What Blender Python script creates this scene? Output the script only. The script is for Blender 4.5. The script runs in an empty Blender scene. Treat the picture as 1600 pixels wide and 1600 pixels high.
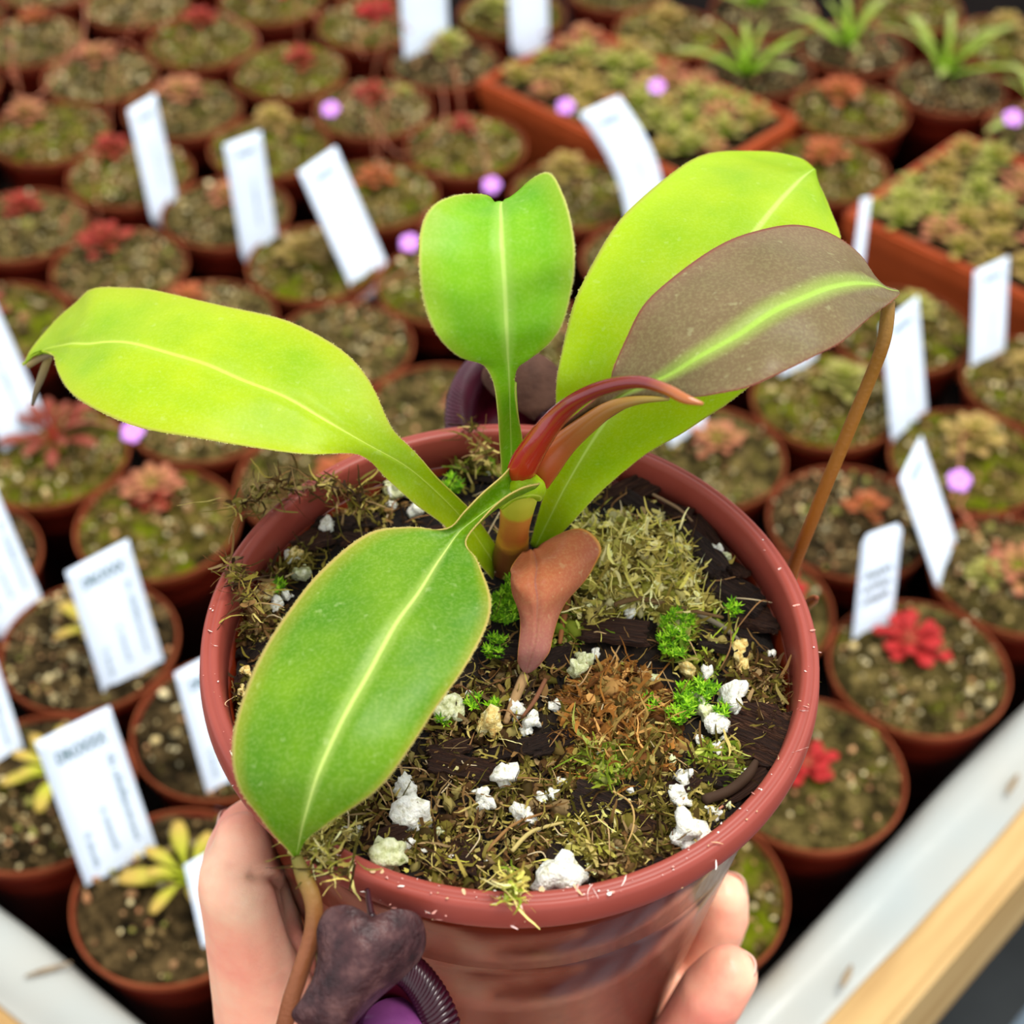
import bpy, bmesh, math, random
import numpy as np
from mathutils import Vector, Matrix, noise

random.seed(7)
rng = np.random.default_rng(7)
scene = bpy.context.scene
COL = scene.collection

# ------------------------------------------------------------------ camera
FPX = 2400.0                       # focal length in pixels of the 1600 px frame
PITCH = math.radians(43.6)
CAM = np.array([0.0, 0.0, 0.62])
cam_d = bpy.data.cameras.new('camera')
cam_d.sensor_width = 36.0
cam_d.lens = 36.0 * FPX / 1600.0
cam_d.clip_start = 0.01
cam_d.clip_end = 50
cam_d.dof.use_dof = True
cam_d.dof.focus_distance = 0.311
cam_d.dof.aperture_fstop = 14.0
cam = bpy.data.objects.new('camera', cam_d)
cam.location = CAM
cam.rotation_euler = (math.pi / 2 - PITCH, 0, 0)
COL.objects.link(cam)
scene.camera = cam

# ------------------------------------------------------------------ light
world = bpy.data.worlds.new('overcast_sky')
scene.world = world
world.use_nodes = True
bg = world.node_tree.nodes['Background']
bg.inputs['Color'].default_value = (0.92, 0.96, 1.0, 1)
bg.inputs['Strength'].default_value = 1.15
sun_d = bpy.data.lights.new('sun', 'SUN')
sun_d.energy = 2.7
sun_d.angle = math.radians(22)
sun_d.color = (1.0, 0.97, 0.9)
sun = bpy.data.objects.new('sun', sun_d)
sun.rotation_euler = Vector((-0.28, -0.10, -1.0)).to_track_quat('-Z', 'Y').to_euler()
COL.objects.link(sun)
vs = scene.view_settings
vs.view_transform = 'Standard'
vs.look = 'None'
vs.gamma = 1.0
vs.use_curve_mapping = False
vs.exposure = 0.36

# ------------------------------------------------------------------ space helpers
CF = np.array([0, math.cos(PITCH), -math.sin(PITCH)])
CU = np.array([0, math.sin(PITCH), math.cos(PITCH)])
CX = np.array([1.0, 0, 0])


def ray(x, y):
    return CF + CX * ((x - 800) / FPX) - CU * ((y - 800) / FPX)


def onz(x, y, z):
    r = ray(x, y)
    return CAM + r * ((z - CAM[2]) / r[2])


def at(x, y, t):
    return CAM + ray(x, y) * t


# frame of the pot in the hand: rim centre, axis
POT_O = CAM + ray(798.56, 987.08) * 0.32201
_n = np.array([0.02516, -0.04700, 0.0])
_n[2] = math.sqrt(1 - _n @ _n)
PN = _n
PU = np.cross([0, 1, 0], PN)
PU /= np.linalg.norm(PU)
PV = np.cross(PN, PU)


def hp(x, y, h):
    """point seen at pixel x,y that stands h above the plane of the pot rim"""
    r = ray(x, y)
    t = ((POT_O + PN * h - CAM) @ PN) / (r @ PN)
    return CAM + r * t


def pw(a, b, h):
    return POT_O + PU * a + PV * b + PN * h


def pl(Q):
    d = np.asarray(Q) - POT_O
    return d @ PU, d @ PV, d @ PN


def body_r(h):
    return 0.0610 + 0.1 * h


# ------------------------------------------------------------------ materials
def lin(*c):
    o = []
    for v in c[:3]:
        v = v / 255.0
        o.append(v / 12.92 if v <= 0.04045 else ((v + 0.055) / 1.055) ** 2.4)
    return (o[0], o[1], o[2], 1.0)


class NT:
    def __init__(self, name):
        self.m = bpy.data.materials.new(name)
        self.m.use_nodes = True
        self.t = self.m.node_tree
        self.b = self.t.nodes['Principled BSDF']
        self.out = self.t.nodes['Material Output']

    def n(self, kind, **kw):
        nd = self.t.nodes.new(kind)
        for k, v in kw.items():
            if k.startswith('i_'):
                nd.inputs[k[2:].replace('_', ' ')].default_value = v
            else:
                setattr(nd, k, v)
        return nd

    def l(self, a, b):
        self.t.links.new(a, b)

    def ramp(self, fac, stops, interp='LINEAR'):
        r = self.n('ShaderNodeValToRGB')
        r.color_ramp.interpolation = interp
        e = r.color_ramp.elements
        while len(e) < len(stops):
            e.new(0.5)
        for k, (p, c) in enumerate(stops):
            e[k].position = p
            e[k].color = c
        self.l(fac, r.inputs['Fac'])
        return r.outputs['Color']

    def math(self, op, a, b=None, clamp=False):
        m = self.n('ShaderNodeMath', operation=op)
        m.use_clamp = clamp
        for k, v in enumerate((a, b)):
            if v is None:
                continue
            if isinstance(v, (int, float)):
                m.inputs[k].default_value = v
            else:
                self.l(v, m.inputs[k])
        return m.outputs[0]

    def smooth(self, v, a, b):
        m = self.n('ShaderNodeMapRange', interpolation_type='SMOOTHSTEP')
        m.inputs['From Min'].default_value = a
        m.inputs['From Max'].default_value = b
        self.l(v, m.inputs['Value'])
        return m.outputs['Result']

    def mix(self, fac, a, b):
        m = self.n('ShaderNodeMix', data_type='RGBA')
        for sock, v in ((m.inputs['Factor'], fac), (m.inputs['A'], a), (m.inputs['B'], b)):
            pass
        fs, as_, bs = m.inputs[0], m.inputs[6], m.inputs[7]
        for s, v in ((fs, fac), (as_, a), (bs, b)):
            if isinstance(v, (int, float, tuple)):
                s.default_value = v
            else:
                self.l(v, s)
        return m.outputs[2]

    def noise(self, scale, detail=4, rough=0.55, coord='Object', vec=None, dist=0.0):
        n = self.n('ShaderNodeTexNoise')
        n.inputs['Scale'].default_value = scale
        n.inputs['Detail'].default_value = detail
        n.inputs['Roughness'].default_value = rough
        n.inputs['Distortion'].default_value = dist
        if vec is None:
            tc = self.n('ShaderNodeTexCoord')
            vec = tc.outputs[coord]
        self.l(vec, n.inputs['Vector'])
        return n.outputs['Fac']

    def bump(self, h, strength, dist=0.001):
        b = self.n('ShaderNodeBump')
        b.inputs['Strength'].default_value = strength
        b.inputs['Distance'].default_value = dist
        self.l(h, b.inputs['Height'])
        self.l(b.outputs['Normal'], self.b.inputs['Normal'])

    def set(self, **kw):
        for k, v in kw.items():
            s = self.b.inputs[k.replace('_', ' ')]
            if isinstance(v, (int, float, tuple)):
                s.default_value = v
            else:
                self.l(v, s)

    def translucent(self, amount, color):
        tr = self.n('ShaderNodeBsdfTranslucent')
        if isinstance(color, tuple):
            tr.inputs['Color'].default_value = color
        else:
            self.l(color, tr.inputs['Color'])
        mx = self.n('ShaderNodeMixShader')
        mx.inputs['Fac'].default_value = amount
        self.l(self.b.outputs['BSDF'], mx.inputs[1])
        self.l(tr.outputs['BSDF'], mx.inputs[2])
        self.l(mx.outputs['Shader'], self.out.inputs['Surface'])


def noisy(name, stops, scale, rough=0.6, bump=0.0, bscale=None, spec=0.3, coord='Object', detail=5, bdist=0.001, stretch=None, sss=0.0):
    m = NT(name)
    vec = None
    if stretch:
        tc = m.n('ShaderNodeTexCoord')
        mp = m.n('ShaderNodeMapping')
        mp.inputs['Scale'].default_value = stretch
        m.l(tc.outputs[coord], mp.inputs['Vector'])
        vec = mp.outputs['Vector']
    f = m.noise(scale, detail, coord=coord, vec=vec)
    m.set(Base_Color=m.ramp(f, stops), Roughness=rough)
    m.b.inputs['Specular IOR Level'].default_value = spec
    if sss:
        m.b.inputs['Subsurface Weight'].default_value = sss
        m.b.inputs['Subsurface Radius'].default_value = (0.003, 0.0015, 0.001)
    if bump:
        m.bump(m.noise(bscale or scale * 2, 4, coord=coord, vec=vec), bump, bdist)
    return m.m


def leaf_mat(name, dark, light, edge, mid, rim, mid_w=0.10, glow=0.10, edge_from=0.6, edge_amt=0.5, trans=0.35, rough=0.42, scale=55, tip=None, tip_from=0.8):
    m = NT(name)
    uv = m.n('ShaderNodeUVMap')
    sp = m.n('ShaderNodeSeparateXYZ')
    m.l(uv.outputs['UV'], sp.inputs[0])
    s = m.math('ABSOLUTE', m.math('SUBTRACT', m.math('MULTIPLY', sp.outputs[0], 2.0), 1.0))
    c = m.ramp(m.noise(scale, 5, 0.6), [(0.3, dark), (0.7, light)])
    if tip is not None:
        c = m.mix(m.smooth(sp.outputs[1], tip_from, 1.0), c, tip)
    c = m.mix(m.math('MULTIPLY', m.smooth(s, edge_from, 1.0), edge_amt), c, edge)
    glow_f = m.math('MULTIPLY', m.math('SUBTRACT', 1.0, m.smooth(s, 0.0, mid_w * 4.5)), glow)
    c = m.mix(glow_f, c, mid)
    vein = m.math('SUBTRACT', 1.0, m.smooth(s, mid_w * 0.25, mid_w))
    c = m.mix(m.math('MULTIPLY', vein, 0.85), c, mid)
    # fine pale speckles of the leaf surface
    sp2 = m.smooth(m.noise(420, 2, 0.5), 0.66, 0.74)
    c = m.mix(m.math('MULTIPLY', sp2, 0.12), c, lin(225, 235, 170))
    sp3 = m.smooth(m.noise(150, 3, 0.6), 0.70, 0.76)
    c = m.mix(m.math('MULTIPLY', sp3, 0.10), c, lin(215, 225, 120))
    gr = m.noise(1500, 2, 0.6)
    c = m.mix(m.math('MULTIPLY', m.smooth(gr, 0.4, 0.7), 0.07), c, lin(226, 232, 150))
    c = m.mix(m.smooth(s, 0.955, 0.995), c, rim)
    m.set(Base_Color=c, Roughness=rough)
    m.b.inputs['Specular IOR Level'].default_value = 0.22
    wave = m.math('SINE', m.math('MULTIPLY', sp.outputs[0], 75.0))
    h = m.math('ADD', m.math('MULTIPLY', wave, 0.05), m.noise(700, 3, 0.6))
    m.bump(h, 0.10, 0.0006)
    m.translucent(trans, c)
    return m.m


MAT = {}
# ---- plastics
def plastic(name, c1, c2, rough, spec, bump=0.02, trans=0.0):
    m = NT(name)
    f = m.noise(40, 4)
    c = m.ramp(f, [(0.3, c1), (0.75, c2)])
    m.set(Base_Color=c, Roughness=m.math('ADD', m.math('MULTIPLY', m.noise(160, 3), 0.18), rough))
    m.b.inputs['Specular IOR Level'].default_value = spec
    m.bump(m.noise(500, 2), bump, 0.0004)
    if trans:
        m.translucent(trans, c)
    return m.m


MAT['pot_big'] = plastic('brown_plastic_shaded', lin(84, 25, 8), lin(94, 29, 11), 0.10, 0.14)  # same plastic as the rim, darkened to paint in the shaded front
MAT['pot_rim'] = plastic('brown_plastic_rim_lit', lin(140, 60, 48), lin(152, 68, 56), 0.32, 0.3)  # lighter copy of the pot plastic, light from above painted in
MAT['pot'] = plastic('terracotta_plastic_shaded', lin(96, 24, 10), lin(118, 34, 16), 0.4, 0.15)  # wall colour darkened to paint in the shade between the pots
MAT['pot_lit_rim'] = plastic('terracotta_plastic_rim_lit', lin(118, 54, 28), lin(142, 74, 44), 0.55, 0.1)  # rim of the same plastic, painted lighter as its top is lit
MAT['tray'] = plastic('orange_terracotta_plastic', lin(168, 72, 30), lin(180, 80, 38), 0.35, 0.35)
MAT['tag'] = plastic('white_tag_plastic', lin(222, 234, 250), lin(230, 240, 254), 0.4, 0.3, trans=0.08)
MAT['ink'] = noisy('grey_ink', [(0.3, lin(56, 92, 100)), (0.7, lin(86, 120, 126))], 80, 0.6)
MAT['marker'] = noisy('faded_marker', [(0.3, lin(112, 122, 112)), (0.7, lin(160, 168, 164))], 120, 0.6)
# ---- ground
MAT['bench'] = noisy('black_liner', [(0.3, lin(6, 4, 3)), (0.7, lin(16, 10, 8))], 20, 0.9, spec=0.05)
MAT['floor'] = noisy('grey_floor', [(0.3, lin(30, 33, 34)), (0.7, lin(52, 55, 56))], 6, 0.8)
MAT['crate'] = plastic('slate_plastic', lin(62, 80, 96), lin(78, 96, 110), 0.4, 0.4)
MAT['wood'] = noisy('pine_board', [(0.3, lin(150, 112, 62)), (0.5, lin(180, 146, 92)), (0.7, lin(196, 166, 116))], 9, 0.6, 0.15, 20, stretch=(0.6, 9, 9))
MAT['stain'] = noisy('brown_scrap', [(0.3, lin(104, 84, 62)), (0.7, lin(150, 128, 96))], 120, 0.8)


def film_mat():
    m = NT('white_film')
    f = m.noise(9, 3)
    c = m.ramp(f, [(0.3, lin(174, 182, 180)), (0.55, lin(184, 183, 174)), (0.75, lin(190, 178, 152))])
    m.set(Base_Color=c, Roughness=0.32)
    m.b.inputs['Specular IOR Level'].default_value = 0.4
    m.bump(m.noise(30, 2), 0.25, 0.004)
    m.translucent(0.25, c)
    return m.m


MAT['film'] = film_mat()


def soil_mat(name, c, moss, moss_amt):
    m = NT(name)
    oi = m.n('ShaderNodeObjectInfo')
    tc = m.n('ShaderNodeTexCoord')
    add = m.n('ShaderNodeVectorMath', operation='ADD')
    m.l(tc.outputs['Object'], add.inputs[0])
    m.l(oi.outputs['Location'], add.inputs[1])
    v = add.outputs[0]
    col = m.ramp(m.noise(120, 6, 0.7, vec=v), [(0.36, c[0]), (0.5, c[1]), (0.64, c[2])])
    f = m.smooth(m.noise(64, 4, 0.65, vec=v), moss_amt, moss_amt + 0.12)
    mc = m.ramp(m.noise(260, 4, vec=v), [(0.3, moss[0]), (0.7, moss[1])])
    col = m.mix(f, col, mc)
    m.set(Base_Color=col, Roughness=0.8)
    m.b.inputs['Specular IOR Level'].default_value = 0.04
    m.bump(m.noise(420, 5, 0.7, vec=v), 1.0, 0.003)
    return m.m


MAT['soil'] = soil_mat('bench_soil', (lin(18, 14, 6), lin(70, 60, 28), lin(130, 112, 64)), (lin(58, 60, 6), lin(98, 98, 16)), 0.57)
MAT['soil_dark'] = soil_mat('dark_bench_soil', (lin(13, 10, 5), lin(52, 41, 22), lin(104, 84, 52)), (lin(48, 46, 8), lin(76, 70, 16)), 0.60)
MAT['soil_moss'] = soil_mat('mossy_soil', (lin(20, 16, 4), lin(74, 63, 22), lin(132, 114, 54)), (lin(70, 78, 3), lin(116, 124, 12)), 0.51)
MAT['peat'] = noisy('peat', [(0.3, lin(8, 5, 4)), (0.55, lin(24, 16, 10)), (0.75, lin(52, 38, 22))], 130, 0.85, 1.0, 400, spec=0.2, bdist=0.002)
MAT['bark'] = noisy('bark', [(0.3, lin(34, 20, 14)), (0.55, lin(66, 42, 30)), (0.8, lin(116, 84, 62))], 2.4, 0.75, 1.0, 4, spec=0.25, stretch=(1, 9, 5), bdist=0.12)
MAT['bark_red'] = noisy('red_bark', [(0.3, lin(50, 26, 14)), (0.55, lin(88, 50, 30)), (0.8, lin(146, 98, 64))], 2.4, 0.75, 1.0, 4, spec=0.25, stretch=(1, 9, 5), bdist=0.12)
MAT['perlite'] = noisy('perlite', [(0.3, lin(186, 180, 146)), (0.48, lin(234, 232, 218)), (0.8, lin(248, 248, 242))], 3, 0.7, 0.4, 6, bdist=0.03, sss=0.1)
MAT['perlite_y'] = noisy('stained_perlite', [(0.28, lin(176, 118, 40)), (0.5, lin(222, 198, 120)), (0.75, lin(236, 226, 180))], 2.2, 0.7, 0.4, 6, bdist=0.03, sss=0.1)
MAT['perlite_g'] = noisy('greenish_perlite', [(0.28, lin(140, 146, 76)), (0.5, lin(212, 214, 164)), (0.75, lin(236, 238, 212))], 2.2, 0.7, 0.4, 6, bdist=0.03, sss=0.1)


def attr_mat(name, rough=0.7, trans=0.2, spec=0.08, bumps=0.0):
    m = NT(name)
    a = m.n('ShaderNodeAttribute', attribute_name='Col')
    c = a.outputs['Color']
    m.set(Base_Color=c, Roughness=rough)
    m.b.inputs['Specular IOR Level'].default_value = spec
    if trans:
        m.translucent(trans, c)
    return m.m


MAT['strand'] = attr_mat('moss_strands')


def grit_mat():
    m = NT('grit')
    a = m.n('ShaderNodeAttribute', attribute_name='Col')
    m.set(Base_Color=a.outputs['Color'], Roughness=0.7)
    m.b.inputs['Specular IOR Level'].default_value = 0.1
    return m.m


MAT['grit'] = grit_mat()


def simple_leaf(name, stops, trans=0.3, rough=0.4, scale=90, uvgrad=None):
    """sundew leaf: colour runs from stalk to pad along v"""
    m = NT(name)
    oi = m.n('ShaderNodeObjectInfo')
    uv = m.n('ShaderNodeUVMap')
    sp = m.n('ShaderNodeSeparateXYZ')
    m.l(uv.outputs['UV'], sp.inputs[0])
    f = m.math('ADD', sp.outputs[1], m.math('MULTIPLY', m.math('SUBTRACT', m.noise(scale, 3), 0.5), 0.5))
    f = m.math('ADD', f, m.math('MULTIPLY', m.math('SUBTRACT', oi.outputs['Random'], 0.5), 0.25), clamp=True)
    c = m.ramp(f, stops)
    m.set(Base_Color=c, Roughness=rough)
    m.b.inputs['Specular IOR Level'].default_value = 0.15
    m.bump(m.noise(900, 2), 0.4, 0.0008)
    m.translucent(trans, c)
    return m.m


MAT['sd_red'] = simple_leaf('red_sundew', [(0.0, lin(196, 110, 80)), (0.3, lin(178, 46, 42)), (1.0, lin(192, 46, 46))])
MAT['sd_maroon'] = simple_leaf('dull_red_sundew', [(0.0, lin(176, 40, 32)), (0.35, lin(134, 54, 38)), (1.0, lin(154, 80, 62))])
MAT['sd_coral'] = simple_leaf('coral_sundew', [(0.0, lin(156, 136, 46)), (0.3, lin(166, 70, 50)), (1.0, lin(178, 66, 54))])
MAT['sd_pink'] = simple_leaf('pink_sundew', [(0.0, lin(160, 184, 30)), (0.3, lin(180, 142, 80)), (1.0, lin(194, 118, 90))])
MAT['sd_tan'] = simple_leaf('tan_sundew', [(0.0, lin(150, 184, 24)), (0.35, lin(174, 162, 66)), (1.0, lin(188, 154, 92))])
MAT['sd_spoon'] = simple_leaf('yellow_green_sundew', [(0.0, lin(170, 186, 24)), (0.45, lin(190, 190, 60)), (1.0, lin(202, 170, 84))])
MAT['sd_orange'] = simple_leaf('orange_sundew', [(0.0, lin(160, 150, 40)), (0.4, lin(186, 112, 60)), (1.0, lin(188, 96, 60))])
MAT['sd_green'] = simple_leaf('pale_green_sundew', [(0.0, lin(150, 200, 16)), (0.35, lin(164, 172, 56)), (1.0, lin(180, 168, 96))])
MAT['sd_strap'] = simple_leaf('strap_sundew', [(0.0, lin(140, 190, 16)), (0.5, lin(150, 170, 60)), (1.0, lin(170, 178, 100))])
MAT['petal'] = noisy('lilac_petal', [(0.3, lin(205, 130, 232)), (0.7, lin(226, 160, 246))], 200, 0.5)
MAT['scape'] = noisy('scape', [(0.3, lin(150, 84, 60)), (0.7, lin(176, 110, 76))], 120, 0.5)

# ---- the pitcher plant
LIME = dict(mid=lin(228, 240, 130), rim=lin(196, 196, 90))
MAT['leaf_front'] = leaf_mat('front_leaf', lin(68, 122, 0), lin(108, 148, 6), lin(158, 146, 40), lin(194, 214, 110), lin(190, 168, 90), 0.034, 0.36, 0.8, 0.5, 0.20)
MAT['leaf_left'] = leaf_mat('left_leaf', lin(146, 186, 2), lin(178, 202, 8), lin(184, 194, 14), lin(212, 230, 90), lin(190, 190, 70), 0.036, 0.18, 0.6, 0.5, 0.34)
MAT['leaf_back'] = leaf_mat('back_leaf', lin(104, 172, 8), lin(136, 190, 22), lin(162, 188, 46), lin(196, 224, 110), lin(190, 194, 90), 0.045, 0.35, 0.6, 0.6, 0.30)
MAT['leaf_right'] = leaf_mat('right_leaf', lin(144, 186, 0), lin(174, 200, 3), lin(186, 216, 14), lin(204, 230, 110), lin(190, 200, 60), 0.045, 0.15, 0.6, 0.5, 0.36)
MAT['leaf_brown'] = leaf_mat('bronze_leaf', lin(102, 86, 52), lin(122, 100, 70), lin(126, 92, 70), lin(156, 190, 70), lin(132, 76, 56), 0.060, 0.62, 0.75, 0.5, 0.18)
MAT['leaf_old'] = leaf_mat('old_leaf', lin(166, 92, 60), lin(190, 106, 66), lin(150, 80, 62), lin(166, 100, 84), lin(214, 150, 60), 0.03, 0.1, 0.6, 0.5, 0.2, 0.45, tip=lin(164, 108, 104), tip_from=0.25)
MAT['vein'] = noisy('vein', [(0.3, lin(190, 222, 80)), (0.7, lin(216, 236, 120))], 200, 0.4)


def ramp_v(name, stops, rough=0.35, spec=0.4, bump=0.1, sss=0.0, bscale=600, coat=0.0):
    m = NT(name)
    uv = m.n('ShaderNodeUVMap')
    sp = m.n('ShaderNodeSeparateXYZ')
    m.l(uv.outputs['UV'], sp.inputs[0])
    f = m.math('ADD', sp.outputs[1], m.math('MULTIPLY', m.math('SUBTRACT', m.noise(160, 4), 0.5), 0.14), clamp=True)
    m.set(Base_Color=m.ramp(f, stops), Roughness=rough)
    m.b.inputs['Specular IOR Level'].default_value = spec
    m.b.inputs['Coat Weight'].default_value = coat
    m.bump(m.noise(bscale, 3), bump, 0.0005)
    return m.m


MAT['newleaf'] = ramp_v('new_red_leaf', [(0.0, lin(170, 64, 22)), (0.15, lin(156, 34, 18)), (0.5, lin(108, 10, 16)), (0.70, lin(116, 26, 22)), (0.82, lin(160, 84, 30)), (1.0, lin(166, 96, 36))], 0.22, 0.5, coat=0.3)
MAT['petiole_red'] = ramp_v('flushed_petiole', [(0.0, lin(166, 56, 22)), (0.3, lin(152, 78, 34)), (0.7, lin(140, 100, 40)), (1.0, lin(130, 116, 40))], 0.35)
MAT['stem'] = ramp_v('stem', [(0.0, lin(74, 40, 20)), (0.30, lin(112, 62, 26)), (0.36, lin(190, 130, 40)), (0.42, lin(170, 96, 36)), (0.66, lin(186, 118, 44)), (0.72, lin(176, 176, 40)), (1.0, lin(186, 190, 60))], 0.4)
MAT['tendril'] = ramp_v('tendril', [(0.0, lin(116, 108, 34)), (0.15, lin(128, 92, 36)), (0.4, lin(136, 78, 42)), (1.0, lin(122, 62, 36))], 0.5, bump=0.4, bscale=900)
MAT['tendril_r'] = ramp_v('right_tendril', [(0.0, lin(128, 94, 26)), (0.3, lin(148, 94, 20)), (0.7, lin(152, 80, 22)), (1.0, lin(128, 58, 22))], 0.5, bump=0.4, bscale=900)
MAT['dry'] = ramp_v('dry_tendril', [(0.0, lin(140, 120, 66)), (0.5, lin(120, 104, 74)), (1.0, lin(104, 94, 76))], 0.8)
MAT['lid'] = noisy('pitcher_lid', [(0.3, lin(38, 15, 17)), (0.5, lin(62, 33, 34)), (0.72, lin(98, 64, 60))], 260, 0.38, 0.7, 900, spec=0.3, bdist=0.0006)
MAT['lid_b'] = noisy('rear_pitcher_lid', [(0.3, lin(64, 42, 34)), (0.7, lin(90, 62, 50))], 150, 0.6, 0.3, 700, spec=0.1)
MAT['peristome'] = noisy('peristome', [(0.3, lin(34, 4, 14)), (0.7, lin(56, 12, 28))], 120, 0.25, spec=0.45)
MAT['peristome_b'] = noisy('rear_peristome', [(0.3, lin(56, 8, 26)), (0.7, lin(86, 26, 48))], 120, 0.35, spec=0.5)
MAT['pitcher'] = noisy('pitcher_body', [(0.3, lin(84, 34, 84)), (0.7, lin(130, 66, 122))], 60, 0.25, 0.1, 500, spec=0.5, sss=0.1)
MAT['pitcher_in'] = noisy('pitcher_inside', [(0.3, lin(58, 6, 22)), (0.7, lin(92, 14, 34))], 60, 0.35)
MAT['fuzz'] = noisy('leaf_fuzz', [(0.3, lin(206, 200, 110)), (0.7, lin(226, 216, 150))], 60, 0.8)
MAT['fuzz_red'] = noisy('red_leaf_fuzz', [(0.3, lin(150, 82, 64)), (0.7, lin(176, 112, 84))], 60, 0.8)


def skin_mat():
    m = NT('skin')
    c = m.ramp(m.noise(42, 4, 0.6), [(0.3, lin(240, 146, 124)), (0.5, lin(248, 176, 146)), (0.7, lin(250, 202, 168))])
    m.set(Base_Color=c, Roughness=0.42)
    m.b.inputs['Subsurface Weight'].default_value = 0.35
    m.b.inputs['Subsurface Radius'].default_value = (0.006, 0.0022, 0.0012)
    m.b.inputs['Specular IOR Level'].default_value = 0.35
    m.bump(m.math('ADD', m.noise(260, 4, 0.7), m.math('MULTIPLY', m.noise(900, 3), 0.4)), 0.16, 0.001)
    return m.m


MAT['skin'] = skin_mat()
MAT['nail'] = noisy('nail', [(0.3, lin(226, 176, 158)), (0.7, lin(236, 196, 178))], 60, 0.25, spec=0.5)

# ------------------------------------------------------------------ mesh helpers
def mesh(name, V, F, uv=None, col=None, smooth=True):
    me = bpy.data.meshes.new(name)
    me.from_pydata([tuple(map(float, v)) for v in V], [], [tuple(int(i) for i in f) for f in F])
    if uv is not None:
        l = me.uv_layers.new(name='UVMap')
        vi = np.zeros(len(me.loops), dtype=np.int32)
        me.loops.foreach_get('vertex_index', vi)
        l.data.foreach_set('uv', np.asarray(uv, dtype=np.float32)[vi].ravel())
    if col is not None:
        a = me.color_attributes.new('Col', 'FLOAT_COLOR', 'POINT')
        a.data.foreach_set('color', np.asarray(col, dtype=np.float32).ravel())
    if smooth:
        me.polygons.foreach_set('use_smooth', [True] * len(me.polygons))
    me.update()
    return me


def obj(name, me, mat=None, parent=None, loc=None):
    o = bpy.data.objects.new(name, me)
    if mat is not None and me is not None and not len(me.materials):
        me.materials.append(mat if not isinstance(mat, str) else MAT[mat])
    COL.objects.link(o)
    if parent is not None:
        o.parent = parent
    if loc is not None:
        o.location = loc
    return o


def empty(name, loc, rz=0.0):
    o = bpy.data.objects.new(name, None)
    o.empty_display_size = 0.01
    o.location = tuple(loc)
    o.rotation_euler = (0, 0, rz)
    COL.objects.link(o)
    return o


def tag(o, label, cat, group=None, kind=None):
    o['label'] = label
    if cat:
        o['category'] = cat
    if group:
        o['group'] = group
    if kind:
        o['kind'] = kind
    return o


def crom(P, n):
    P = np.asarray(P, float)
    k = len(P)
    out = []
    for i in range(k - 1):
        p0 = P[max(i - 1, 0)]
        p1 = P[i]
        p2 = P[i + 1]
        p3 = P[min(i + 2, k - 1)]
        for j in range(n):
            t = j / n
            out.append(0.5 * (2 * p1 + (p2 - p0) * t + (2 * p0 - 5 * p1 + 4 * p2 - p3) * t * t + (3 * p1 - p0 - 3 * p2 + p3) * t ** 3))
    out.append(P[-1])
    return np.array(out)


def tube(P, R, seg=10, n=4, flat=1.0, up=None):
    """smooth tapering tube; returns V, F, UV"""
    P = crom(P, n)
    R = crom(np.asarray(R, float)[:, None], n)[:, 0]
    R = np.maximum(R, 1e-5)
    T = np.gradient(P, axis=0)
    T /= np.linalg.norm(T, axis=1)[:, None] + 1e-12
    a = np.array(up if up is not None else ([0, 0, 1] if abs(T[0][2]) < 0.9 else [1, 0, 0]), float)
    V, UV = [], []
    N = a - T[0] * (a @ T[0])
    N /= np.linalg.norm(N)
    m = len(P)
    for i in range(m):
        N = N - T[i] * (N @ T[i])
        N /= np.linalg.norm(N)
        B = np.cross(T[i], N)
        for j in range(seg):
            an = 2 * math.pi * j / seg
            V.append(P[i] + R[i] * (math.cos(an) * B + flat * math.sin(an) * N))
            UV.append((j / seg, i / (m - 1)))
    F = []
    for i in range(m - 1):
        for j in range(seg):
            k = (j + 1) % seg
            F.append((i * seg + j, i * seg + k, (i + 1) * seg + k, (i + 1) * seg + j))
    V.append(P[0] - T[0] * R[0] * 0.3)
    UV.append((0.5, 0))
    V.append(P[-1] + T[-1] * R[-1] * 0.6)
    UV.append((0.5, 1))
    for j in range(seg):
        k = (j + 1) % seg
        F.append((m * seg, k, j))
        F.append((m * seg + 1, (m - 1) * seg + j, (m - 1) * seg + k))
    return np.array(V), F, UV


def lathe(prof, seg, closed=True):
    V, F = [], []
    k = len(prof)
    for j in range(seg):
        a = 2 * math.pi * j / seg
        for (r, h) in prof:
            V.append((r * math.cos(a), r * math.sin(a), h))
    for j in range(seg):
        jj = (j + 1) % seg
        for i in range(k - 1 if not closed else k):
            ii = (i + 1) % k
            F.append((j * k + i, jj * k + i, jj * k + ii, j * k + ii))
    return V, F


def cat(parts):
    """join several (V,F[,C]) into one"""
    V, F, C = [], [], []
    o = 0
    for p in parts:
        V.append(np.asarray(p[0], float))
        F += [tuple(i + o for i in f) for f in p[1]]
        if len(p) > 2:
            C.append(np.asarray(p[2], float))
        o += len(p[0])
    return np.concatenate(V), F, (np.concatenate(C) if C else None)


_bm = bmesh.new()
bmesh.ops.create_icosphere(_bm, subdivisions=1, radius=1)
ICO1 = (np.array([v.co[:] for v in _bm.verts]), [tuple(v.index for v in f.verts) for f in _bm.faces])
_bm.free()
_bm = bmesh.new()
bmesh.ops.create_icosphere(_bm, subdivisions=2, radius=1)
ICO2 = (np.array([v.co[:] for v in _bm.verts]), [tuple(v.index for v in f.verts) for f in _bm.faces])
_bm.free()


_bm = bmesh.new()
bmesh.ops.create_icosphere(_bm, subdivisions=3, radius=1)
ICO3 = (np.array([v.co[:] for v in _bm.verts]), [tuple(v.index for v in f.verts) for f in _bm.faces])
_bm.free()


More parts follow.
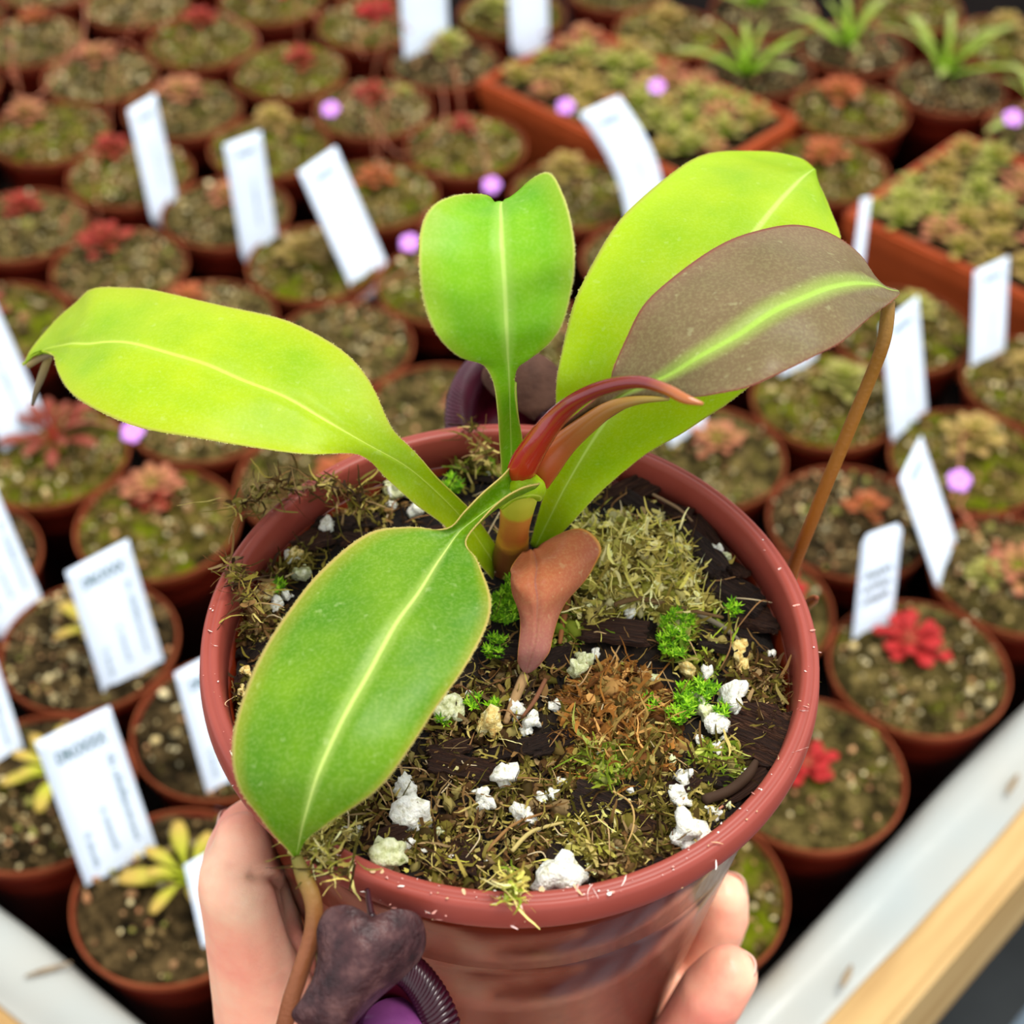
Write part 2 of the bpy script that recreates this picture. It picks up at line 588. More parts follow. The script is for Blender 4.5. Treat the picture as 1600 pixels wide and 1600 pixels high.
def rot_rand():
    q = rng.normal(size=4)
    q /= np.linalg.norm(q)
    w, x, y, z = q
    return np.array([[1 - 2 * (y * y + z * z), 2 * (x * y - z * w), 2 * (x * z + y * w)], [2 * (x * y + z * w), 1 - 2 * (x * x + z * z), 2 * (y * z - x * w)], [2 * (x * z - y * w), 2 * (y * z + x * w), 1 - 2 * (x * x + y * y)]])


def pebble(r, base=ICO1, lump=0.35):
    """irregular chunk"""
    V, F = base
    off = Vector(rng.uniform(-50, 50, 3))
    s = np.array([1, rng.uniform(0.65, 1), rng.uniform(0.55, 0.9)])
    k = np.array([1 + lump * 1.6 * noise.noise(Vector(v) * 1.3 + off) + lump * 0.5 * noise.noise(Vector(v) * 3.1 + off) for v in V])
    W = V * k[:, None] * s * r
    return W @ rot_rand().T, F


# ------------------------------------------------------------------ structure: floor, bench
def slab(pts, z0, z1):
    k = len(pts)
    V = [(p[0], p[1], z0) for p in pts] + [(p[0], p[1], z1) for p in pts]
    F = [tuple(range(k))[::-1], tuple(range(k, 2 * k))]
    for i in range(k):
        j = (i + 1) % k
        F.append((i, j, k + j, k + i))
    return V, F


fl = obj('floor', mesh('floor', *slab([(-4, -3), (4, -3), (4, 6), (-4, 6)], -0.78, -0.75), smooth=False), 'floor')
tag(fl, 'grey greenhouse floor far below the bench', None, kind='structure')

wb = obj('wall_back', mesh('wall_back', *slab([(-4, 5.6), (4, 5.6), (4, 5.8), (-4, 5.8)], -0.75, 0.75), smooth=False), 'floor')
tag(wb, 'low greenhouse knee wall far behind the bench', None, kind='structure')

bR = onz(1130, 1578, 0.075)
dR = np.array([math.cos(math.radians(45.5)), math.sin(math.radians(45.5)), 0])
nR = np.array([dR[1], -dR[0], 0])           # outward
bL = onz(232, 1590, 0.075)
dL = np.array([-0.797, 0.604, 0])
nL = np.array([-dL[1], dL[0], 0])
if nL[1] > 0:
    nL = -nL
# corner of the two inner edges
A_ = np.array([[dR[0], -dL[0]], [dR[1], -dL[1]]])
st = np.linalg.solve(A_, (bL - bR)[:2])
corner = bR + dR * st[0]
corner[2] = 0

far1 = corner + dR * 2.2
far2 = corner + dL * 2.2


def local(V, root):
    return np.asarray(V, float) - np.array(root.location)


def bevelled(V, F, name, off):
    bm = bmesh.new()
    vs_ = [bm.verts.new(v) for v in V]
    for f in F:
        bm.faces.new([vs_[i] for i in f])
    bmesh.ops.recalc_face_normals(bm, faces=bm.faces)
    bmesh.ops.bevel(bm, geom=bm.edges[:], offset=off, segments=2, affect='EDGES')
    me = bpy.data.meshes.new(name)
    bm.to_mesh(me)
    bm.free()
    return me


V, F = slab([corner, far1, far1 + dL * 2.2, far2], -0.03, 0.0)
bt = obj('bench_top', mesh('bench_top', np.array(V) - corner, F, smooth=False), 'bench')
bt.location = corner
tag(bt, 'black lined bench top under all the small pots', 'bench')


def board(d, n, length, label):
    """timber on edge, outside the liner"""
    o = corner + n * 0.003
    root = empty('edge_board', o)
    tag(root, label, 'board')
    pts = [o + d * 0.002, o + d * length, o + d * length + n * 0.046, o + d * 0.002 + n * 0.046]
    V, F = slab(pts, -0.004, 0.066)
    W = local(V, root)
    side = 1.0 if np.cross(d, n)[2] > 0 else -1.0
    Wl = np.stack([W @ d, (W @ n) * side, W[:, 2]], 1)
    tb = obj('timber', bevelled(Wl, F, 'timber', 0.003), 'wood', root)
    tb.rotation_euler = (0, 0, math.atan2(d[1], d[0]))
    return root


def film(d, n, length, seed, root):
    """plastic film wrapped over the board with soft folds"""
    prof = [(0.002, 0.0), (0.0015, 0.03), (-0.0015, 0.058), (0.0005, 0.068), (0.005, 0.0725), (0.012, 0.0745), (0.019, 0.0740), (0.025, 0.0715), (0.0285, 0.0685), (0.0300, 0.0668)]
    m = 160
    V, F = [], []
    for i in range(m):
        s = 0.0 + length * i / (m - 1)
        for k, (a, z) in enumerate(prof):
            q = corner + d * s + n * a
            w = noise.noise(Vector((s * 9, k * 0.35, seed))) * 0.0026 + noise.noise(Vector((s * 34, k * 0.6, seed + 7))) * 0.0011
            if k == 0:
                w = 0
            zz = w if k < len(prof) - 1 else 0.0003
            V.append((q[0] + n[0] * w * 1.2, q[1] + n[1] * w * 1.2, z + zz))
    kk = len(prof)
    for i in range(m - 1):
        for k in range(kk - 1):
            F.append((i * kk + k, (i + 1) * kk + k, (i + 1) * kk + k + 1, i * kk + k + 1))
    o = obj('plastic_film', mesh('plastic_film', local(V, root), F), 'film', root)
    sm = o.modifiers.new('thickness', 'SOLIDIFY')
    sm.thickness = 0.0005
    sb = o.modifiers.new('soft', 'SUBSURF')
    sb.levels = 1
    sb.render_levels = 1
    return o


boR = board(dR, nR, 2.2, 'pine edge board wrapped in white plastic film, lower right')
boL = board(dL, nL, 2.2, 'pine edge board wrapped in white plastic film, lower left')
fR = film(dR, nR, 2.2, 1.0, boR)
fL = film(dL, nL, 2.2, 5.0, boL)
for (x, y, ln, an, wd, ro, fo) in [(1323, 1525, 0.011, 60, 0.0026, boR, fR), (1582, 1225, 0.013, 55, 0.0026, boR, fR), (75, 1515, 0.018, 20, 0.0022, boL, fL)]:
    q = onz(x, y, 0.0752)
    a = math.radians(an)
    e = np.array([math.cos(a), math.sin(a), 0]) * ln / 2
    V, F, UV = tube([q - e, q - e * 0.3 + [0, 0, 0.0005], q + e * 0.4, q + e], [wd * 0.2, wd * 0.5, wd * 0.45, wd * 0.2], 6, 3, 0.4, up=(0, 0, 1))
    obj('dry_scrap', mesh('dry_scrap', local(V, ro), F, UV), 'stain', fo)

# crate standing on the ground beyond the right board
q0 = onz(1560, 1560, -0.10)
cr = empty('nursery_crate', (q0[0], q0[1], -0.20))
tag(cr, 'slate grey plastic crate below the right hand bench edge', 'crate')
cl0 = 0.30
cdir, cout = dR, nR
o0 = corner + nR * 0.062 + dR * 0.02


def crate_bar(a0, a1, b0, b1, z0, z1, name, mat='crate'):
    pts = [o0 + cdir * a0 + cout * b0, o0 + cdir * a1 + cout * b0, o0 + cdir * a1 + cout * b1, o0 + cdir * a0 + cout * b1]
    V, F = slab(pts, z0, z1)
    V = local(V, cr)
    bm = bmesh.new()
    vs_ = [bm.verts.new(v) for v in V]
    for f in F:
        bm.faces.new([vs_[i] for i in f])
    bmesh.ops.recalc_face_normals(bm, faces=bm.faces)
    bmesh.ops.bevel(bm, geom=bm.edges[:], offset=0.0015, segments=2, affect='EDGES')
    me = bpy.data.meshes.new(name)
    bm.to_mesh(me)
    bm.free()
    return obj(name, me, mat, cr)


crate_bar(0, 0.5, 0.0, 0.012, -0.20, -0.09, 'side_wall')
crate_bar(0, 0.5, 0.29, 0.302, -0.20, -0.09, 'side_wall')
crate_bar(0, 0.012, 0.012, 0.29, -0.20, -0.09, 'end_wall')
crate_bar(0.488, 0.5, 0.012, 0.29, -0.20, -0.09, 'end_wall')
crate_bar(0.0, 0.5, 0.0, 0.302, -0.206, -0.20, 'base')
for k in range(6):
    crate_bar(0.05 + k * 0.075, 0.062 + k * 0.075, 0.012, 0.29, -0.2, -0.16, 'divider')
for a in (0.02, 0.45):
    for b in (0.02, 0.27):
        crate_bar(a, a + 0.03, b, b + 0.03, -0.75, -0.206, 'post')

# ------------------------------------------------------------------ small pots on the bench
RIM = 0.0415
ZR = 0.08
prof_body = [(0.028, 0.0), (0.0376, 0.066), (0.0386, 0.0665), (0.0404, 0.0775), (0.0400, 0.0775), (0.0372, 0.062), (0.027, 0.002), (0.0, 0.002), (0.0, 0.0)]
ME_BODY = mesh('pot_body', *lathe(prof_body, 48))
prof_rim = [(0.0400, 0.0758), (0.0413, 0.0762), (0.0416, 0.0772), (0.0416, 0.0792), (0.0413, 0.0799), (0.0409, 0.08), (0.0406, 0.0797), (0.0405, 0.0788), (0.0402, 0.0758)]
ME_RIM = mesh('pot_rim', *lathe(prof_rim, 64))
ME_BODY.materials.append(MAT['pot'])
ME_RIM.materials.append(MAT['pot_lit_rim'])

SOILR = 0.0407
ZS = 0.0792


def soil_disc(seed, R, rings=18, seg=52, amp=0.0022, z=ZS, edge=0.0):
    V = [(0, 0, z + noise.noise(Vector((0, 0, seed))) * amp)]
    F = []
    for i in range(1, rings + 1):
        r = R * i / rings
        for j in range(seg):
            a = 2 * math.pi * j / seg
            x, y = r * math.cos(a), r * math.sin(a)
            hh = noise.noise(Vector((x * 60, y * 60, seed))) * amp + noise.noise(Vector((x * 220, y * 220, seed))) * amp * 0.6
            hh += 0.0022 * (1 - (r / R) ** 2) * (amp / 0.0022)
            if i == rings:
                hh = -0.004
            V.append((x, y, z + hh))
    for j in range(seg):
        F.append((0, 1 + j, 1 + (j + 1) % seg))
    for i in range(rings - 1):
        a, b = 1 + i * seg, 1 + (i + 1) * seg
        for j in range(seg):
            k = (j + 1) % seg
            F.append((a + j, b + j, b + k, a + k))
    return V, F


GRIT_COLS = [lin(166, 142, 92), lin(186, 164, 112), lin(140, 114, 70), lin(196, 178, 130), lin(104, 86, 56), lin(156, 108, 72), lin(176, 132, 90), lin(132, 128, 60), lin(120, 96, 60), lin(200, 184, 140)]


def grit_set(seed, R, n, rmin, rmax, z):
    parts = []
    for k in range(n):
        a = rng.uniform(0, 2 * math.pi)
        r = R * math.sqrt(rng.uniform(0, 1))
        x, y = r * math.cos(a), r * math.sin(a)
        s = rng.uniform(rmin, rmax) * (1 if rng.random() > 0.12 else 1.5)
        V, F = pebble(s)
        hh = noise.noise(Vector((x * 60, y * 60, seed))) * 0.0022 + 0.0022 * (1 - (r / R * 0.95) ** 2)
        V = V + np.array([x, y, z + hh + s * 0.35])
        c = GRIT_COLS[int(rng.integers(len(GRIT_COLS)))]
        c = np.clip(np.array(c) * np.array([*(rng.uniform(0.5, 1.35) * np.ones(3)), 1]), 0, 1)
        parts.append((V, F, np.tile(c, (len(V), 1))))
    V, F, C = cat(parts)
    return mesh('grit', V, F, col=C)


SOILS, GRITS = [], []
for k in range(6):
    for mt in ('soil', 'soil_dark', 'soil_moss'):
        me = mesh('soil', *soil_disc(3.7 * k + 1, SOILR))
        me.materials.append(MAT[mt])
        SOILS.append((mt, k, me))
    g = grit_set(3.7 * k + 1, SOILR * 0.95, [210, 130, 260, 170, 110, 230][k], 0.0006, 0.0019, ZS)
    g.materials.append(MAT['grit'])
    GRITS.append(g)


def soil_of(mt, k):
    return [m for (a, b, m) in SOILS if a == mt and b == k % 6][0]


# ------------------------------------------------------------------ sundew leaves
def strip_leaf(L, prof, curve, wid, thick=0.0006, n=9, seg=6):
    """flattened tapering leaf: prof(t)->half width share, curve(t)->height"""
    V, F, UV = [], [], []
    for i in range(n):
        t = i / (n - 1)
        w = max(prof(t) * wid, 0.00012)
        x, z = L * t, curve(t)
        for j in range(seg):
            a = 2 * math.pi * j / seg
            V.append((x, w * math.cos(a), z + thick * (0.35 + 0.65 * prof(t)) * math.sin(a) + 0.25 * w * math.cos(a) ** 2 * 0.5))
            UV.append((j / seg, t))
    for i in range(n - 1):
        for j in range(seg):
            k = (j + 1) % seg
            F.append((i * seg + j, (i + 1) * seg + j, (i + 1) * seg + k, i * seg + k))
    F.append(tuple(range(seg)))
    F.append(tuple(range((n - 1) * seg, n * seg))[::-1])
    return mesh('leaf', V, F, UV)


def spat(t):      # round pad on a stalk
    return 0.22 + 0.78 * max(0, math.sin(min(1, max(0, (t - 0.35) / 0.65)) * math.pi * 0.93)) ** 0.7 if t > 0.35 else 0.2 + 0.06 * t


def wedge(t):     # wedge rosette leaf
    return (0.18 + 0.82 * t ** 0.8) * (1 if t < 0.8 else math.sqrt(max(0.02, 1 - ((t - 0.8) / 0.2) ** 2)))


def strap(t):
    return (0.7 + 0.3 * math.sin(t * math.pi)) * (1 if t < 0.9 else math.sqrt(max(0.03, 1 - ((t - 0.9) / 0.1) ** 2)))


LEAFM = {}
for nm, L, pf_, cf, w, th in [
    ('spoon', 0.0215, spat, lambda t: 0.004 * math.sin(t * 2.4), 0.0032, 0.0007),
    ('rosette', 0.0165, wedge, lambda t: 0.0025 * math.sin(t * 2.2) + 0.001 * t, 0.0040, 0.0008),
    ('small', 0.0120, spat, lambda t: 0.003 * math.sin(t * 1.8), 0.0026, 0.0008),
    ('long', 0.0230, spat, lambda t: 0.006 * math.sin(t * 2.0), 0.0030, 0.0008),
    ('strap', 0.055, strap, lambda t: 0.028 * t - 0.016 * t * t * t, 0.0033, 0.0006),
    ('uprightstrap', 0.042, strap, lambda t: 0.045 * t - 0.008 * t * t, 0.0032, 0.0006)]:
    LEAFM[nm] = strip_leaf(L, pf_, cf, w, th)

KIND = {  # leaf mesh, material, count, tilt range, words
    'red': ('rosette', 'sd_red', 15, (0.0, 0.28), 'scarlet flat sundew rosette'),
    'dullred': ('long', 'sd_maroon', 13, (0.0, 0.35), 'dull red sundew with paddle leaves'),
    'pink': ('small', 'sd_pink', 18, (0.0, 0.5), 'pink and green sundew rosette'),
    'tan': ('small', 'sd_tan', 26, (0.0, 0.9), 'tan bushy sundew rosette'),
    'spoon': ('spoon', 'sd_spoon', 10, (0.05, 0.4), 'yellow green spoon leaved sundew'),
    'orange': ('small', 'sd_orange', 14, (0.05, 0.6), 'orange brown sundew rosette'),
    'pale': ('small', 'sd_green', 24, (0.0, 0.8), 'pale green bushy sundew rosette'),
    'strap': ('strap', 'sd_strap', 9, (0.0, 0.7), 'green strap leaved sundew'),
    'smallred': ('small', 'sd_coral', 16, (0.1, 0.8), 'small coral red sundew rosette'),
}


def leaf_copy_mesh(kind_mesh, mat):
    key = (kind_mesh, mat)
    if key not in leaf_copy_mesh.d:
        me = LEAFM[kind_mesh].copy()
        me.materials.append(MAT[mat])
        leaf_copy_mesh.d[key] = me
    return leaf_copy_mesh.d[key]


leaf_copy_mesh.d = {}


def sundew(p, kind, scale=1.0, count=None):
    lm, mt, n, (t0, t1), words_ = KIND[kind]
    n = count or n
    root = empty('sundew', p, rng.uniform(0, 6.28))
    me = leaf_copy_mesh(lm, mt)
    for k in range(n):
        o = obj('leaf', me, None, root)
        az = k * 2.39996 + rng.uniform(-0.15, 0.15)
        f = k / max(1, n - 1)
        tl = t0 + (t1 - t0) * f + rng.uniform(-0.08, 0.08)
        s = scale * (1.0 - 0.35 * f) * rng.uniform(0.88, 1.1)
        o.rotation_euler = (rng.uniform(-0.2, 0.2), -tl, az)
        o.location = (0, 0, 0.0006 + 0.003 * f * scale)
        o.scale = (s, s, s)
    return root


PETAL = strip_leaf(0.0052, lambda t: 0.35 + 0.65 * math.sin(min(1, t * 1.05) * math.pi * 0.85), lambda t: 0.0008 * math.sin(3 * t), 0.0026, 0.0003, 7)
PETAL.materials.append(MAT['petal'])


def flower(root, world, stalk_from=None, scale=1.0):
    """five lilac petals on a thin stalk, part of the sundew"""
    rz = root.rotation_euler[2]
    inv = (Matrix.Translation(root.location) @ Matrix.Rotation(rz, 4, 'Z')).inverted()
    c = np.array(inv @ Vector(world))
    b = np.array([0, 0, 0.003])
    mid = (b + c) / 2 + np.array([0.004, 0.003, 0.012])
    V, F, UV = tube([b, b * 0.6 + mid * 0.4 + [0, 0, 0.006], mid, c * 0.8 + mid * 0.2, c], [0.0005] * 5, 6, 4)
    obj('flower_stalk', mesh('flower_stalk', V, F, UV), 'scape', root)
    head = bpy.data.objects.new('flower', mesh('flower', ICO1[0] * 0.0012 * scale, ICO1[1]))
    head.data.materials.append(MAT['petal'])
    COL.objects.link(head)
    head.parent = root
    head.location = c
    head.rotation_euler = (0.5, -0.1, -rz)
    for k in range(5):
        o = obj('petal', PETAL, None, head)
        o.rotation_euler = (0, -0.15, k * 2 * math.pi / 5)
        o.scale = (scale,) * 3
    return head


def scape(root, pts, r=0.0005, buds=0):
    rz = root.rotation_euler[2]
    inv = (Matrix.Translation(root.location) @ Matrix.Rotation(rz, 4, 'Z')).inverted()
    P = [np.array(inv @ Vector(q)) for q in pts]
    V, F, UV = tube(P, [r] * (len(P) - 1) + [r * 0.7], 6, 5)
    s = obj('flower_stalk', mesh('flower_stalk', V, F, UV), 'scape', root)
    if buds:
        Q = crom(P, 6)
        for k in range(buds):
            W, FF = pebble(0.0016, ICO1, 0.2)
            o = obj('bud', mesh('bud', W, FF), 'sd_red', s)
            o.location = Q[-1 - 2 * k] + rng.normal(size=3) * 0.0008


# rim centre pixel x,y | soil | sundew kind, pixel, scale | where it stands
POTS = [
    (215, 5, 'soil', 'tan', 190, -12, 1.0, 'at the top edge, left of the far red rosettes'),
    (310, 64, 'soil_moss', 'smallred', 312, 25, 1.1, 'at the top, second from the left'),
    (170, 125, 'soil', 'pink', 162, 98, 1.25, 'just above the leftmost far tag'),
    (50, 66, 'soil', 'orange', 62, 32, 1.0, 'in the top left corner'),
    (292, 172, 'soil', 'pink', 290, 150, 1.3, 'right of the leftmost far tag top'),
    (82, 206, 'soil_moss', 'pink', 40, 178, 1.2, 'below the top left corner pot'),
    (205, 280, 'soil_moss', 'smallred', 170, 243, 1.2, 'behind the leftmost far tag'),
    (55, 345, 'soil', 'smallred', 55, 322, 1.05, 'at the left edge above the left leaf'),
    (330, 335, 'soil', 'pink', 330, 312, 1.0, 'between the two leftmost far tags'),
    (195, 418, 'soil', 'smallred', 172, 388, 1.35, 'directly above the left leaf tip'),
    (-70, 245, 'soil', 'orange', -80, 230, 1.0, 'cut by the left edge above the left leaf'),
    (447, 108, 'soil_moss', 'smallred', 465, 95, 1.1, 'above the middle of the three far tags'),
    (577, 172, 'soil', 'smallred', 575, 158, 1.1, 'with the lilac flower above the third far tag'),
    (425, 232, 'soil_moss', 'tan', 430, 197, 1.15, 'behind the middle far tag'),
    (588, 305, 'soil_moss', 'orange', 592, 285, 1.1, 'behind the third far tag'),
    (710, 228, 'soil_moss', 'smallred', 708, 203, 0.9, 'above the upright back leaf, left of it'),
    (695, 112, 'soil_dark', 'pale', 703, 95, 1.35, 'under the tall tag at the top edge'),
    (465, 388, 'soil_moss', 'tan', 450, 378, 1.2, 'between the middle and third far tags'),
    (590, 35, 'soil_moss', 'red', 600, 20, 1.0, 'with tall red rosette, left of the top tag'),
    (440, 2, 'soil_moss', 'red', 470, -15, 1.0, 'cut by the top edge left of centre'),
    (640, 445, 'soil_moss', 'orange', 640, 415, 1.3, 'left of the upright back leaf'),
    (545, 540, 'soil', 'none', 0, 0, 1, 'bare of plants, right above the left leaf'),
    (625, 635, 'soil', 'pink', 660, 622, 0.9, 'between the left leaf and upright leaf'),
    (430, 745, 'soil', 'orange', 475, 742, 1.3, 'behind the rim at upper left'),
    (365, 492, 'soil', 'orange', 335, 458, 1.0, 'half hidden above the left leaf middle'),
    (45, 482, 'soil_moss', 'dullred', 15, 468, 0.9, 'behind the left leaf tip'),
    (110, 738, 'soil_moss', 'dullred', 118, 714, 1.25, 'under the left leaf tip'),
    (302, 655, 'soil', 'none', 0, 0, 1, 'bare of plants, under the left leaf'),
    (268, 842, 'soil_moss', 'pink', 262, 792, 1.35, 'left of the held pot, under the left leaf'),
    (-45, 850, 'soil_dark', 'none', 0, 0, 1, 'at the left edge between two tall tags'),
    (85, 1000, 'soil_dark', 'spoon', 100, 975, 1.0, 'left of the upper coded tag'),
    (-98, 1105, 'soil_dark', 'none', 0, 0, 1, 'at the left edge below the tags'),
    (240, 1128, 'soil_dark', 'spoon', 268, 1105, 1.05, 'between the two coded tags'),
    (0, 1305, 'soil_dark', 'spoon', 32, 1272, 1.1, 'at the left edge above the white film'),
    (240, 1440, 'soil_dark', 'spoon', 262, 1415, 1.15, 'beside the thumb at lower left'),
    (455, 1290, 'soil_dark', 'none', 0, 0, 1, 'hidden behind the thumb'),
    (440, 1640, 'soil_dark', 'none', 0, 0, 1, 'below the hand at the bottom edge'),
    (1160, 727, 'soil', 'pink', 1175, 708, 1.25, 'right of the rim below the right leaf'),
    (1292, 628, 'soil_moss', 'pale', 1315, 605, 1.2, 'behind the long right tendril'),
    (1340, 822, 'soil_dark', 'orange', 1365, 805, 1.0, 'dark and crusty, right of the tendril'),
    (1502, 715, 'soil_moss', 'tan', 1505, 690, 1.5, 'with one lilac flower at the right'),
    (1418, 520, 'soil_moss', 'pale', 1440, 490, 1.0, 'between the two upper right tags'),
    (1605, 592, 'soil_moss', 'tan', 1595, 575, 1.1, 'at the right edge below the tray'),
    (1215, 945, 'soil', 'red', 1262, 922, 1.0, 'hugging the right side of the held rim'),
    (1455, 1078, 'soil', 'red', 1440, 1040, 1.15, 'in front of the handwritten tag'),
    (1588, 930, 'soil', 'pink', 1590, 928, 1.35, 'at the right edge with a budding stalk'),
    (1310, 1230, 'soil', 'red', 1305, 1218, 0.85, 'with small red rosette beside the right film'),
    (1128, 1392, 'soil_moss', 'smallred', 1140, 1345, 1.2, 'behind the fingertips'),
    (895, 302, 'soil_moss', 'tan', 885, 268, 1.2, 'between the upright leaf and curved tag'),
    (1000, 10, 'soil', 'pale', 985, -5, 1.0, 'at the top edge right of centre'),
    (1290, 75, 'soil_dark', 'strap', 1280, 72, 0.85, 'at the top right, holding the brightest strap leaves'),
    (1450, 150, 'soil_dark', 'strap', 1445, 130, 1.0, 'at the upper right, holding spread strap leaves'),
    (1205, 128, 'soil_dark', 'strap', 1190, 135, 0.85, 'behind the tray, left of the brightest strap leaves'),
    (1335, 205, 'soil_moss', 'orange', 1330, 190, 1.3, 'behind the large leaf tip, with orange clump'),
    (1182, 25, 'soil_dark', 'strap', 1165, 15, 0.8, 'at the top edge with strap leaves'),
    (1410, 30, 'soil_moss', 'pale', 1400, 15, 1.0, 'at the top edge near the right corner'),
    (1560, 60, 'soil_moss', 'tan', 1560, 40, 1.1, 'in the top right corner'),
    (1605, 190, 'soil_dark', 'strap', 1600, 180, 0.9, 'at the right edge behind the tray'),
    (-85, 130, 'soil', 'none', 0, 0, 1, 'cut by the left edge below the corner'),
    (-65, 20, 'soil', 'none', 0, 0, 1, 'cut off at the top left corner'),
    (85, -18, 'soil', 'none', 0, 0, 1, 'cut by the top edge near the left corner'),
    (330, -28, 'soil_moss', 'none', 0, 0, 1, 'barely seen at the top edge, left part'),
    (540, -22, 'soil_moss', 'red', 545, -30, 1.0, 'barely seen at the top edge, by the red clump'),
    (-95, 430, 'soil', 'none', 0, 0, 1, 'cut by the left edge behind the left leaf'),
    (-60, 590, 'soil', 'none', 0, 0, 1, 'hidden under the big tag at the left edge'),
    (180, 575, 'soil', 'none', 0, 0, 1, 'hidden beneath the left leaf blade'),
    (760, 345, 'soil', 'none', 0, 0, 1, 'hidden behind the upright back leaf'),
    (720, 540, 'soil', 'none', 0, 0, 1, 'half hidden by the upright back leaf'),
    (1075, 45, 'soil_moss', 'tan', 1070, 30, 1.2, 'behind the farther tray near the top'),
    (1270, 190, 'soil_moss', 'orange', 1255, 170, 1.4, 'just above the large leaf tip'),
    (1045, 420, 'soil', 'none', 0, 0, 1, 'hidden behind the large right leaf'),
    (1190, 520, 'soil', 'none', 0, 0, 1, 'hidden behind the bronze leaf'),
    (1620, 1190, 'soil', 'none', 0, 0, 1, 'cut by the right edge beside the film'),
    (1700, 760, 'soil', 'none', 0, 0, 1, 'outside the right edge beside the lilac flower'),
    (800, 20, 'soil_moss', 'pale', 770, 15, 1.2, 'between the two tags at the top edge'),
]
P0 = np.array([onz(p[0], p[1], ZR) for p in POTS])
EXTRA = [any(w in p[7] for w in ('hidden', 'barely', 'cut by', 'cut off', 'outside')) and p[3] == 'none' for p in POTS]

# rectangular trays, upper right
tE1 = np.array([math.cos(math.radians(-44)), math.sin(math.radians(-44)), 0])
tE2 = np.array([math.cos(math.radians(46)), math.sin(math.radians(46)), 0])
TRAYS = []
for (x0, y0, x1, y1, wid) in [(748, 122, 1100, 271, 0.115), (1322, 330, 1760, 560, 0.135)]:
    a = onz(x0, y0, 0.085)
    b = onz(x1, y1, 0.085)
    TRAYS.append((a, float((b - a) @ tE1), wid))

# settle the pots so that rims touch without overlapping
P = P0.copy()
GAP = 0.0838
for it in range(220):
    for i in range(len(P)):
        for j in range(i):
            d = P[i] - P[j]
            L = math.hypot(d[0], d[1])
            if L < GAP:
                u_ = d / max(L, 1e-6) * (GAP - L)
                wi = 0.5 if EXTRA[i] == EXTRA[j] else (1.0 if EXTRA[i] else 0.0)
                P[i] += u_ * wi
                P[j] -= u_ * (1 - wi)
        for (bo, n_) in ((corner, nR), (corner, nL)):
            e = (P[i] - bo) @ n_ + 0.0425
            if e > 0:
                P[i] -= n_ * e
        for (o_, ln, wd) in TRAYS:
            r = P[i] - o_
            a, b = r @ tE1, r @ tE2
            ca, cb = min(max(a, 0), ln), min(max(b, 0), wd)
            da, db = a - ca, b - cb
            dd = math.hypot(da, db)
            if dd < 0.0435:
                if dd > 1e-6:
                    P[i] += (tE1 * da + tE2 * db) / dd * (0.0435 - dd)
                elif b > wd / 2:
                    P[i] += tE2 * (wd - b + 0.0435)
                else:
                    P[i] -= tE2 * (b + 0.0435)
    P += (P0 - P) * 0.04 if it < 150 else 0
P[:, 2] = 0
DROP = set()
for i in range(len(P)):
    if EXTRA[i] and any(j != i and j not in DROP and math.hypot(*(P[i] - P[j])[:2]) < GAP * 0.985 for j in range(len(P))):
        DROP.add(i)

# pots that stand where the held plant hides the bench
FILL = []
for iy in range(16):
    for ix in range(14):
        q = np.array([-0.62 + ix * 0.0855 + (iy % 2) * 0.043, 0.26 + iy * 0.0745, 0.0])
        for dx, dy_ in ((0, 0), (0.02, 0), (-0.02, 0), (0, 0.02), (0, -0.02), (0.02, 0.02), (-0.02, -0.02), (0.03, -0.01), (-0.03, 0.01)):
            w = q + [dx, dy_, 0]
            d_ = np.array([w[0], w[1], 0.08]) - CAM
            zc = d_ @ CF
            px_, py_ = 800 + FPX * (d_ @ CX) / zc, 800 - FPX * (d_ @ CU) / zc
            if not (470 < px_ < 1190 and 300 < py_ < 1720):
                continue
            if any(math.hypot(*(w - P[j])[:2]) < GAP * 0.99 for j in range(len(P)) if j not in DROP) or any(math.hypot(*(w - f)[:2]) < GAP for f in FILL):
                continue
            if (w - corner) @ nR > -0.0425 or (w - corner) @ nL > -0.0425:
                continue
            if any(-0.044 < (w - o_) @ tE1 < ln + 0.044 and -0.044 < (w - o_) @ tE2 < wd + 0.044 for (o_, ln, wd) in TRAYS):
                continue
            FILL.append(w)
            break
for k, w in enumerate(FILL):
    root = empty('flower_pot', w, k)
    tag(root, 'small terracotta plastic pot on the bench, hidden under the held plant', 'pot', 'pots hidden under the held plant')
    obj('body', ME_BODY, None, root)
    obj('rim', ME_RIM, None, root)
    s_ = obj('soil', soil_of('soil', k), None, root)
    obj('grit', GRITS[k % 6], None, s_)['kind'] = 'stuff'

PLANTS = {}
for i, (cx, cy, smat, kind, rx, ry, sc, where) in enumerate(POTS):
    if i in DROP:
        continue
    root = empty('flower_pot', P[i], rng.uniform(0, 6.28))
    tag(root, 'small terracotta plastic pot ' + where, 'pot', 'small pots crowded on the bench')
    obj('body', ME_BODY, None, root)
    obj('rim', ME_RIM, None, root)
    s = obj('soil', soil_of(smat, i), None, root)
    g = obj('grit', GRITS[(i * 5 + 2) % 6], None, s)
    g['kind'] = 'stuff'
    if kind == 'none':
        continue
    q = onz(rx, ry, ZS + 0.004)
    d = q - P0[i]
    d[2] = 0
    L = math.hypot(d[0], d[1])
    if L > 0.026:
        d *= 0.026 / L
    q = P[i] + d
    q[2] = ZS + 0.0004
    sd = sundew(q, kind, sc * (1.2 if cy < 700 else 1.08))
    tag(sd, KIND[kind][4] + ' potted ' + where, 'sundew', 'sundews in the small pots')
    PLANTS[i] = sd

